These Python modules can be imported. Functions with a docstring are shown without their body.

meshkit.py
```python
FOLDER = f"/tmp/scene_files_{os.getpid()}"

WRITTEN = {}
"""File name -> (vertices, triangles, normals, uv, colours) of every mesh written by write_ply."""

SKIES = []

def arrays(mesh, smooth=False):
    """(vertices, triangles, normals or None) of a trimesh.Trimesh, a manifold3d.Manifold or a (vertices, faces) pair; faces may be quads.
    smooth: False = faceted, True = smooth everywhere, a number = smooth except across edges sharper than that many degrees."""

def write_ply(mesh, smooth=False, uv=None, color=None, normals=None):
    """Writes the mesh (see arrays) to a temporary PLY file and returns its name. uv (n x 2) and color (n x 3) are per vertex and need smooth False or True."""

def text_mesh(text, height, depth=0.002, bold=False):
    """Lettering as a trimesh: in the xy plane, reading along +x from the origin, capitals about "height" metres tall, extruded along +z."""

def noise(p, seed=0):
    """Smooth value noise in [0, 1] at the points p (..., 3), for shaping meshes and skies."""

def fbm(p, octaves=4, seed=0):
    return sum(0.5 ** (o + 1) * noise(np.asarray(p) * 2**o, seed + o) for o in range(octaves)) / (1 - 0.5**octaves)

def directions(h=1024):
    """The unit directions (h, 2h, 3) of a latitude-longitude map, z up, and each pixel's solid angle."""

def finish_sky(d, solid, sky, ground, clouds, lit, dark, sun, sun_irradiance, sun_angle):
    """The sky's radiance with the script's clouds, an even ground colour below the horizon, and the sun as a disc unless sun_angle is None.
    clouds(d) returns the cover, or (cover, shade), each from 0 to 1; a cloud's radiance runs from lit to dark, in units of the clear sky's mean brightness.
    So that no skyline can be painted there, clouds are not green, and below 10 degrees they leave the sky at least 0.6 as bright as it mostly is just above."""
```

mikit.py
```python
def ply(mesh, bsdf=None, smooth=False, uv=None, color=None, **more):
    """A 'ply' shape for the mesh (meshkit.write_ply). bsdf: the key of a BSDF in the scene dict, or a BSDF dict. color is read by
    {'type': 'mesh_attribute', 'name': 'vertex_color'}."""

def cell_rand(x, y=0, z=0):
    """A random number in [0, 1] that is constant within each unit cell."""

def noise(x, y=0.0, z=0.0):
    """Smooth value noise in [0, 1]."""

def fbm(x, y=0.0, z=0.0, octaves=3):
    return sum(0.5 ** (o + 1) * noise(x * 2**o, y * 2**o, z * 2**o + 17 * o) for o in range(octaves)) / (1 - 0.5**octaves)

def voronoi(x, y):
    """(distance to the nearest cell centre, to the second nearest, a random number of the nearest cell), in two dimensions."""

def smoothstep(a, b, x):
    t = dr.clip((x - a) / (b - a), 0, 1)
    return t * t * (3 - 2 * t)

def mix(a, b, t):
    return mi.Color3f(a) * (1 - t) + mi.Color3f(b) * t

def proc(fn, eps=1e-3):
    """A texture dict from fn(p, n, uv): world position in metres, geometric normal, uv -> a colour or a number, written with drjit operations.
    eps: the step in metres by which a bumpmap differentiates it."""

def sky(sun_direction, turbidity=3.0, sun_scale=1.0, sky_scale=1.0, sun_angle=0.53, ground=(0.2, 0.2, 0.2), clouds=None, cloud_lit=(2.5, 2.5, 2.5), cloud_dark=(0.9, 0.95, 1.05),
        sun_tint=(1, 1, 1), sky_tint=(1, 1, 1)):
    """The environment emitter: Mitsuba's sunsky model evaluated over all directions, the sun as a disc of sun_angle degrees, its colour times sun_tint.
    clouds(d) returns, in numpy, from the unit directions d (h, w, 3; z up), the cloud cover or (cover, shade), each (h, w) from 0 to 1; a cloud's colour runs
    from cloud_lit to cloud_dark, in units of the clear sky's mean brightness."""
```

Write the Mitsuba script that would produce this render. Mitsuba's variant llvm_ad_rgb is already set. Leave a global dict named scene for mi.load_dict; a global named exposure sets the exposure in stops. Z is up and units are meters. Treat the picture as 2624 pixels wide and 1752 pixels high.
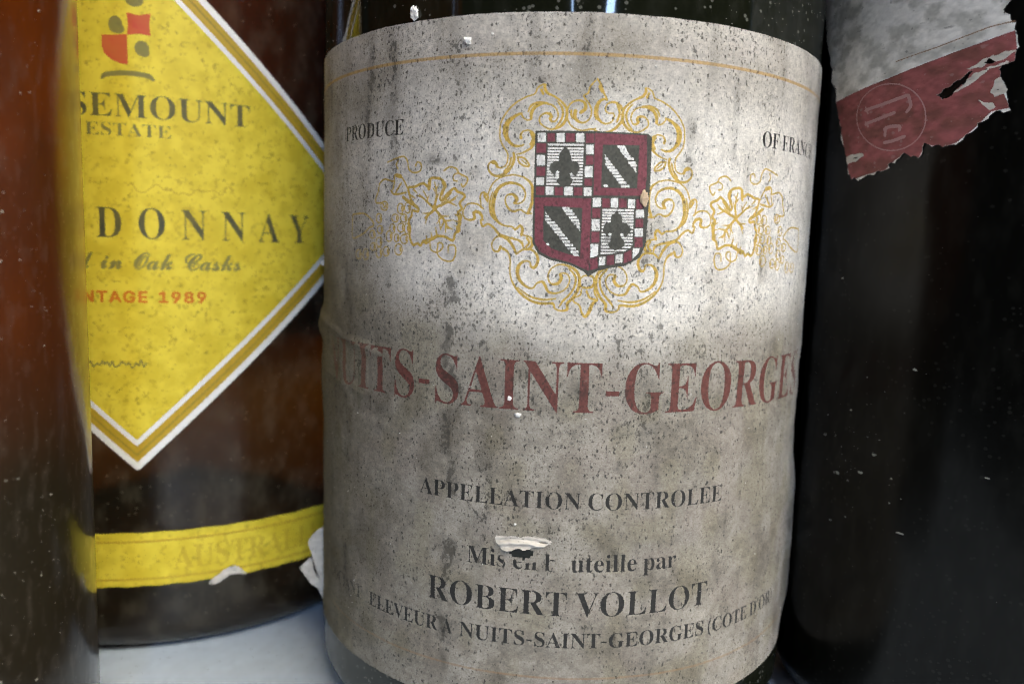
import math, random, numpy as np, trimesh, drjit as dr, mitsuba as mi, mikit, meshkit
from mikit import proc, noise, fbm, voronoi, cell_rand, smoothstep, mix
from shapely.geometry import Polygon, LineString, MultiPolygon
from shapely import affinity, union_all
T = mi.ScalarTransform4f
rng = np.random.default_rng(7)
scene, labels = {}, {}

# ------------------------------------------------------------------ camera, lights, exposure
EYE = 0.072                                       # the lens sits 72 mm above the shelf; the shelf is z = 0
PITCH, ROLL = 0.1210, 0.0320
cp, sp, cr, sr = math.cos(PITCH), math.sin(PITCH), math.cos(ROLL), math.sin(ROLL)
scene['camera'] = {'type': 'thinlens', 'fov': 2 * math.degrees(math.atan(1312 / 1999.48)), 'fov_axis': 'x',
                   'aperture_radius': 0.00075, 'focus_distance': 0.1015, 'near_clip': 0.005, 'far_clip': 50.0,
                   'to_world': T().look_at([0, 0, EYE], [0, cp, EYE - sp], [-sr, cr * sp, cr * cp])}
exposure = 0.12


def lamp(pos, aim, w, h, rgb):
    return {'type': 'rectangle', 'to_world': T().look_at(pos, aim, [0, 0, 1]) @ T().scale([w / 2, h / 2, 1]),
            'bsdf': {'type': 'diffuse', 'reflectance': {'type': 'rgb', 'value': 0.6}},
            'emitter': {'type': 'area', 'radiance': {'type': 'rgb', 'value': rgb}}}


scene['ceiling_lamp'] = lamp([0.64, -0.60, 1.02], [0, 0.13, 0.08], 1.1, 0.6, [12.5, 11.8, 10.5])
labels['ceiling_lamp'] = {'label': 'large pale diffuser lamp hanging above and in front of the bottles', 'category': 'lamp'}
scene['window_light'] = lamp([0.50, -1.95, 0.80], [0, 0.1, 0.1], 0.11, 0.9, [16, 23, 36])
labels['window_light'] = {'label': 'tall narrow strip of bluish window light behind the viewer', 'category': 'window'}
scene['window_light_001'] = lamp([-0.09, -2.05, 0.80], [0, 0.1, 0.1], 0.03, 0.9, [9, 13, 20])
labels['window_light_001'] = {'label': 'thin bluish slit of light at the window edge behind the viewer', 'category': 'window'}
scene['room_air'] = {'type': 'constant', 'radiance': {'type': 'rgb', 'value': [0.018, 0.019, 0.022]}}

# ------------------------------------------------------------------ bottles: centre (mm), radius (mm)
CEN, YEL, LEF, RIG = (8.09, 136.755, 40.0), (-71.97, 171.2, 45.72), (-90.4, 81.8, 40.0), (84.0, 124.3, 37.0)


def local(p, b):
    """world point -> (arc length u, height z over the lens level), millimetres, on the bottle b"""
    x, y = p.x * 1000 - b[0], p.y * 1000 - b[1]
    return dr.atan2(x, -y) * b[2], (p.z - EYE) * 1000


def wrap(b, u, z, lift):
    th = np.asarray(u) / b[2]
    r = b[2] + lift
    return np.stack([b[0] + r * np.sin(th), b[1] - r * np.cos(th), np.asarray(z) + EYE * 1000], -1) * 0.001


def polys(g):
    return [p for p in getattr(g, 'geoms', [g]) if p.geom_type == 'Polygon' and p.area > 1e-4]


def flat(g, edge=1.3):
    """shapely geometry -> one triangulated (u, z) mesh, edges short enough to bend round the glass"""
    V, F, n = [], [], 0
    for p in polys(g):
        v, f = trimesh.creation.triangulate_polygon(p, engine='earcut')
        if edge:
            v3, f = trimesh.remesh.subdivide_to_size(np.column_stack([v, np.zeros(len(v))]), f, edge)
            v = v3[:, :2]
        a, c = v[f[:, 1]] - v[f[:, 0]], v[f[:, 2]] - v[f[:, 0]]
        f = np.where((a[:, 0] * c[:, 1] - a[:, 1] * c[:, 0] < 0)[:, None], f[:, ::-1], f)
        V.append(v); F.append(f + n); n += len(v)
    return np.vstack(V), np.vstack(F)


def add(key, mesh, bsdf, smooth=False, label=None, cat=None, group=None, kind=None):
    scene[key] = mikit.ply(mesh, bsdf, smooth)
    tag(key, label, cat, group, kind)


def tag(key, label=None, cat=None, group=None, kind=None):
    d = {k: v for k, v in (('label', label), ('category', cat), ('group', group), ('kind', kind)) if v}
    if d:
        labels[key] = d


def sheet(key, b, g, lift, bsdf, edge=1.3, label=None):
    v, f = flat(g, edge)
    l = lift(v[:, 0], v[:, 1]) if callable(lift) else lift
    ink = INKS.get(bsdf) or YINKS.get(bsdf)
    scene[key] = mikit.ply((wrap(b, v[:, 0], v[:, 1], l), f), ('grey_print' if bsdf in INKS else 'yellow_print') if ink else bsdf, True, uv=np.tile([ink[0] + 0.5, 0.5], (len(v), 1)) if ink else None)
    tag(key, label)


def nums(s):
    return np.array(s.split(), float).reshape(-1, 2) / 100


def spline(p, n=5):
    p = np.asarray(p, float)
    if len(p) < 3:
        t = np.linspace(0, 1, n + 1)[:, None]
        return p[0] + (p[1] - p[0]) * t
    q = np.vstack([2 * p[0] - p[1], p, 2 * p[-1] - p[-2]])
    out = []
    for i in range(len(p) - 1):
        a, b_, c, d = q[i:i + 4]
        for t in np.arange(n) / n:
            out.append(0.5 * (2 * b_ + (c - a) * t + (2 * a - 5 * b_ + 4 * c - d) * t * t + (3 * b_ - a - 3 * c + d) * t ** 3))
    return np.array(out + [p[-1]])


def stroke(p, w, n=4):
    c = spline(p, n)
    ww = np.interp(np.linspace(0, 1, len(c)), np.linspace(0, 1, max(len(w), 2)), w if len(w) > 1 else [w[0]] * 2)
    return union_all([LineString(c[i:i + 2]).buffer((ww[i] + ww[i + 1]) / 4, quad_segs=2) for i in range(len(c) - 1)])


def ragged(p, amp, seed, step=0.35):
    """roughens an outline as torn paper is"""
    ring = LineString(np.vstack([p, p[:1]])).segmentize(step)
    c = np.array(ring.coords)[:-1]
    n_ = meshkit.fbm(np.column_stack([c * 1.4, np.full(len(c), seed)]), 3, seed) - 0.5
    m_ = meshkit.fbm(np.column_stack([c * 1.4, np.full(len(c), seed + 9.0)]), 3, seed + 5) - 0.5
    return Polygon(c + amp * np.stack([n_, m_], 1)).buffer(0)


# ------------------------------------------------------------------ outline data (millimetres x 100 on the paper)
STROKES = """1;-497 1945 -533 1949 -595 1909 -629 1839 -728 1804 -855 1735 -963 1629 -1031 1515 -1046 1408 -1038 1300 -998 1220 -943 1139 -936 1058 -962 986 -1028 959 -1072 985;13
1;-1057 967 -1072 1013 -1117 1044 -1169 1012 -1182 949 -1131 881 -1044 859 -959 896 -886 978 -856 1068 -863 1135;13 15 15 15 15 20 25 30 35 40 35
1;-1131 1021 -1087 1008 -1066 967;25
1;-979 914 -915 995 -894 1076;18
1;-506 1945 -513 1910 -475 1849 -383 1806 -300 1746 -243 1677 -235 1590 -255 1519 -316 1456 -414 1424 -496 1453 -557 1506 -555 1567 -502 1612 -439 1604 -415 1569;20 30 25 16 20 35 40 40 25 15 14 14 14 16 30 40
1;-553 1888 -529 1840;25
1;-354 1754 -298 1685 -281 1606 -309 1518 -361 1456;10 20 22 20 12
1;-777 1611 -850 1584 -932 1514 -962 1425 -949 1318 -885 1238 -800 1220 -745 1238;15 30 50 55 45 30 20 13
1;-831 1584 -923 1549 -987 1470 -993 1372 -962 1282;10 22 25 20 10
1;-790 1606 -747 1549 -691 1527 -664 1549;13
1;-664 1549 -662 1620 -623 1681 -570 1712 -507 1726 -416 1709 -359 1658 -339 1588 -363 1526 -408 1516 -437 1551;35 50 45 30 15 13 13 13 13 20 40
1;-703 1628 -669 1699 -580 1739 -471 1735;10 22 20 10
1;-776 1318 -786 1354 -751 1398 -677 1408 -621 1364 -609 1293 -643 1212 -733 1149 -825 1122;30 20 13 13 20 30 25 15 10
1;-663 1381 -633 1310 -662 1239;22
1;-815 1090 -740 1082 -683 1025 -672 980 -746 992 -794 1032 -815 1090;17
1;-767 1059 -700 1006;10
0;-229 1660 -230 1572 -191 1485 -107 1430 -17 1424 118 1446;13
0;-229 1660 -209 1713 -157 1758 -76 1769 -21 1735 -19 1674 -71 1629;13 13 14 20 40 50 40
0;-134 1645 -140 1575 -93 1523 -21 1512 40 1562 59 1651 24 1737 -43 1822 9 1858 33 1937 93 2009;50 50 35 15 13 13 13 13 13 13 13
0;-184 1652 -181 1591 -157 1557;18
0;113 2027 161 1959 192 1874 242 1789 205 1796 152 1767 119 1696 119 1609 153 1549 218 1507 299 1528 333 1591 322 1634 267 1632 225 1665 244 1736 315 1766 390 1734 435 1666 439 1578 384 1488 295 1422 178 1404 67 1440 -4 1425;13 20 20 15 20 40 55 55 35 15 13 13 13 13 13 13 20 30 35 35 30 20 15 13 13
0;372 1724 399 1638 372 1540;22
0;144 1941 174 1882;35
0;97 1696 94 1617 116 1556;12
1;-1172 649 -1120 765 -1012 846 -857 876 -726 849;13
1;-738 855 -642 782 -612 669 -621 531 -659 427;15 35 45 40 30
1;-617 416 -688 415 -760 459 -843 434 -916 479 -955 571 -921 635 -849 636 -806 585 -834 538;13 14 13 20 20 14 13 30 50 30
1;-834 532 -786 530 -728 563 -701 644 -746 735 -854 779 -962 766 -1056 696 -1102 568 -1104 441 -1057 325 -970 263 -861 249 -812 215 -754 263 -722 218 -738 148;13 13 13 15 20 25 30 50 60 50 30 15 15 20 25 40 25
1;-1117 661 -1150 544 -1134 405 -1082 325;10 20 20 10
1;-1261 485 -1277 613 -1241 659 -1177 614 -1181 544;13 13 20 25 13
1;-1227 625 -1194 567;22
1;-1336 437 -1271 415 -1238 357 -1262 298 -1235 240 -1167 276 -1091 231 -1015 152 -917 119 -784 88 -722 43 -709 -3;13 15 15 13 15 20 20 25 25 20 20 15
1;-1230 321 -1283 401 -1359 412 -1345 342 -1408 317 -1487 351 -1503 433 -1440 516 -1324 518 -1234 461;13 15 30 30 20 13 13 13 15 15
1;-1228 239 -1268 320 -1230 321;13
1;-992 0 -1021 -59 -1083 -50 -1110 20 -1075 91 -1014 128 -916 96 -841 17 -790 -87;30 20 15 13 13 20 35 40 20
1;-961 -22 -899 -67 -865 -171 -867 -289 -839 -417 -750 -544 -615 -644 -472 -685 -319 -680 -293 -737 -233 -765 -140 -750 -137 -673 -64 -588 -10 -481 -4 -352 -54 -260 -162 -206 -267 -198 -358 -259 -390 -353 -351 -434 -270 -431 -225 -371 -239 -313;30 20 13 13 15 25 35 35 25 13 15 25 40 35 30 30 30 20 13 13 13 14 30 45 40
1;-764 -497 -617 -597 -450 -637 -286 -619;10 20 22 10
1;-235 -712 -191 -640 -101 -543 -53 -435 -57 -330 -137 -240;10 22 20 20 22 12
1;-790 -87 -708 -26 -613 -23 -541 -79 -520 -160 -558 -243 -606 -233 -620 -175 -691 -171 -749 -220 -771 -297 -743 -402 -657 -481 -573 -501 -528 -441 -458 -414 -415 -471 -371 -540 -265 -548 -162 -486 -120 -379 -157 -310 -216 -301;13 20 20 35 40 30 20 13 20 45 55 45 25 15 15 25 40 25 13 13 13 13 13
1;-709 -3 -723 67 -784 88;13
1;-714 148 -630 127 -593 59 -626 -12 -708 -26;13 20 30 30 15
1;-666 115 -634 58 -674 10;22
0;8 -363 65 -321 160 -335 186 -405 142 -464 36 -468 5 -410 8 -363;13 13 20 30 25 15 13 13
0;26 -491 17 -562 -52 -600 -62 -647 11 -692 38 -773 87 -831 137 -758 174 -663 231 -614 192 -533 189 -463;13 13 13 13 15 20 25 50 30 15 15 20
0;91 -513 136 -594 208 -615;20
=
1;-2100 777 -2176 754 -2237 731 -2341 720 -2323 635 -2298 574 -2248 513 -2169 452 -2184 416 -2270 428 -2285 354 -2332 293 -2298 195 -2312 97 -2253 -13 -2175 8 -2128 -22 -2083 40 -2037 11 -1950 68 -1850 106 -1751 102 -1640 57 -1608 148 -1549 184 -1558 267 -1527 362 -1575 409 -1523 457 -1552 527 -1488 598 -1508 639 -1588 668 -1630 709 -1696 668 -1750 620 -1790 561 -1833 573 -1820 644 -1760 738 -1818 816 -1910 840 -1982 829 -2024 740 -2069 759 -2100 777;26
1;-1996 812 -2009 704;55
1;-1796 786 -1780 727 -1813 644;50
1;-1689 656 -1763 585;50
1;-1568 397 -1545 291 -1576 196;50
1;-2083 28 -1950 68 -1864 112;50
1;-2346 550 -2169 452;35
1;-1915 453 -2157 633;40 10
1;-1923 453 -1891 620 -1923 787;45 20 10
1;-1930 453 -1748 526 -1613 574;40 25 10
1;-1930 465 -1770 311 -1712 205;40 35 15
1;-1901 453 -2001 381 -2060 332;40 30 20
1;-1990 513 -2065 549;22 6
1;-2035 549 -2007 621;22 6
1;-2096 591 -2204 622;22 6
1;-1903 549 -1849 656;22 6
1;-1899 656 -1950 716;22 6
1;-1907 692 -1865 751;22 6
1;-1817 496 -1735 573;22 6
1;-1748 526 -1695 597;22 6
1;-1680 550 -1587 621;22 6
1;-1707 538 -1597 491;22 6
1;-1813 358 -1702 360;22 6
1;-1756 300 -1633 313;22 6
1;-1726 229 -1643 194;22 6
1;-1813 347 -1882 262;22 6
1;-1770 299 -1823 191;22 6
1;-1741 264 -1752 144;22 6
1;-1987 393 -2106 392;22 6
1;-2016 368 -2058 259;22 6
1;-1879 142 -1895 214;22 6
1;-1950 80 -1966 152;22 6
1;-2023 42 -2039 102;22 6
1;-1554 362 -1621 385;22 6
1;-1545 291 -1619 302;22 6
1;-1563 220 -1618 242;22 6
1;-2252 695 -2189 646;22 6
1;-2299 622 -2218 585;22 6
1;-2020 573 -2098 681;10
1;-1816 478 -1792 620;10
1;-1856 382 -1824 203;10
1;-1785 927 -1704 973 -1609 949 -1568 890 -1462 843 -1460 785 -1511 726 -1538 762;15
1;-1581 902 -1647 867 -1646 809 -1592 797;13
1;-1978 19 -1961 -66 -1873 -100 -1789 -49 -1791 11 -1848 22 -1860 -51 -1859 -123 -1772 -193 -1647 -200 -1595 -103 -1611 -8 -1693 -10 -1705 -94;14
1;-2720 1061 -2559 1103 -2423 1122 -2356 1047 -2338 962 -2257 912 -2149 933 -2135 1017 -2197 1042 -2227 995;14
1;-2524 1077 -2557 1018 -2522 968;14
1;-2365 720 -2383 757 -2434 831 -2520 894 -2590 884 -2606 811 -2697 825 -2791 841 -2888 781 -2907 694 -2966 581 -2945 531 -2824 529 -2785 466;16
1;-2658 688 -2585 638 -2381 660;20
1;-2588 810 -2622 700;15
1;-2467 783 -2568 662;20
1;-2546 883 -2477 869;60
1;-2429 599 -2346 550 -2200 476;50
1;-3535 383 -3251 393 -3090 328 -3002 239 -3132 187 -3247 121 -3502 53 -3559 119 -3535 383;16
1;-2421 452 -2437 404 -2476 384 -2516 404 -2534 452 -2518 500 -2478 520 -2439 500 -2421 452;12
1;-2452 472 -2449 432;22
1;-2298 464 -2314 417 -2351 397 -2389 416 -2406 464 -2391 512 -2353 531 -2316 512 -2298 464;12
1;-2328 484 -2324 445;22
1;-2509 329 -2526 291 -2569 276 -2614 291 -2633 328 -2616 366 -2571 381 -2527 366 -2509 329;12
1;-2542 345 -2540 312;22
1;-2356 329 -2373 293 -2414 277 -2457 292 -2476 329 -2458 366 -2416 381 -2375 366 -2356 329;12
1;-2389 345 -2385 313;22
1;-2403 206 -2420 165 -2462 148 -2506 164 -2526 205 -2507 246 -2465 262 -2422 247 -2403 206;12
1;-2437 223 -2433 188;22
1;-2323 195 -2334 145 -2361 125 -2390 145 -2403 194 -2392 243 -2364 263 -2336 244 -2323 195;12
1;-2345 215 -2343 174;22
1;-2335 59 -2354 17 -2400 -2 -2448 15 -2469 56 -2450 99 -2403 117 -2356 101 -2335 59;12
1;-2372 76 -2368 41;22
1;-2571 192 -2585 149 -2620 131 -2657 148 -2672 191 -2658 233 -2622 251 -2586 234 -2571 192;12
1;-2598 209 -2596 174;22
1;-2623 91 -2640 41 -2682 20 -2725 39 -2745 89 -2727 140 -2685 160 -2642 141 -2623 91;12
1;-2656 112 -2653 69;22
1;-2493 68 -2507 33 -2538 18 -2570 32 -2585 67 -2571 102 -2540 117 -2508 103 -2493 68;12
1;-2518 83 -2516 53;22
1;-2432 -79 -2452 -131 -2499 -154 -2549 -134 -2571 -83 -2551 -31 -2502 -9 -2454 -29 -2432 -79;12
1;-2470 -59 -2466 -102;22
1;-2831 328 -2847 285 -2889 267 -2932 285 -2951 328 -2934 371 -2891 389 -2849 371 -2831 328;12
1;-2864 346 -2860 310;22
1;-2808 177 -2825 138 -2866 123 -2909 137 -2928 175 -2910 214 -2868 229 -2827 214 -2808 177;12
1;-2842 193 -2837 160;22
1;-2968 111 -2986 73 -3031 57 -3077 71 -3097 110 -3078 148 -3033 164 -2988 149 -2968 111;12
1;-3004 127 -2999 94;22
1;-2819 12 -2838 -32 -2883 -51 -2930 -34 -2952 9 -2932 53 -2886 72 -2839 55 -2819 12;12
1;-2855 29 -2850 -7;22
1;-2959 -55 -2975 -91 -3017 -108 -3061 -93 -3079 -58 -3062 -21 -3019 -5 -2976 -19 -2959 -55;12
1;-2991 -40 -2988 -71;22
1;-2816 -128 -2835 -179 -2881 -201 -2928 -182 -2949 -132 -2930 -80 -2883 -58 -2837 -78 -2816 -128;12
1;-2852 -107 -2848 -151;22
1;-2674 -111 -2692 -155 -2735 -174 -2779 -157 -2799 -115 -2780 -71 -2737 -52 -2693 -69 -2674 -111;12
1;-2708 -94 -2705 -130;22
1;-2713 490 -2733 449 -2784 433 -2837 450 -2859 492 -2838 533 -2786 549 -2735 532 -2713 490;12
1;-2753 508 -2749 473;22
1;-3115 -162 -3134 -215 -3182 -237 -3232 -218 -3254 -166 -3234 -113 -3185 -91 -3136 -111 -3115 -162;12
1;-3154 -141 -3149 -185;22
1;-3296 -167 -3315 -214 -3365 -235 -3417 -217 -3439 -171 -3419 -125 -3367 -104 -3316 -122 -3296 -167;12
1;-3333 -149 -3330 -188;22"""
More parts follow.
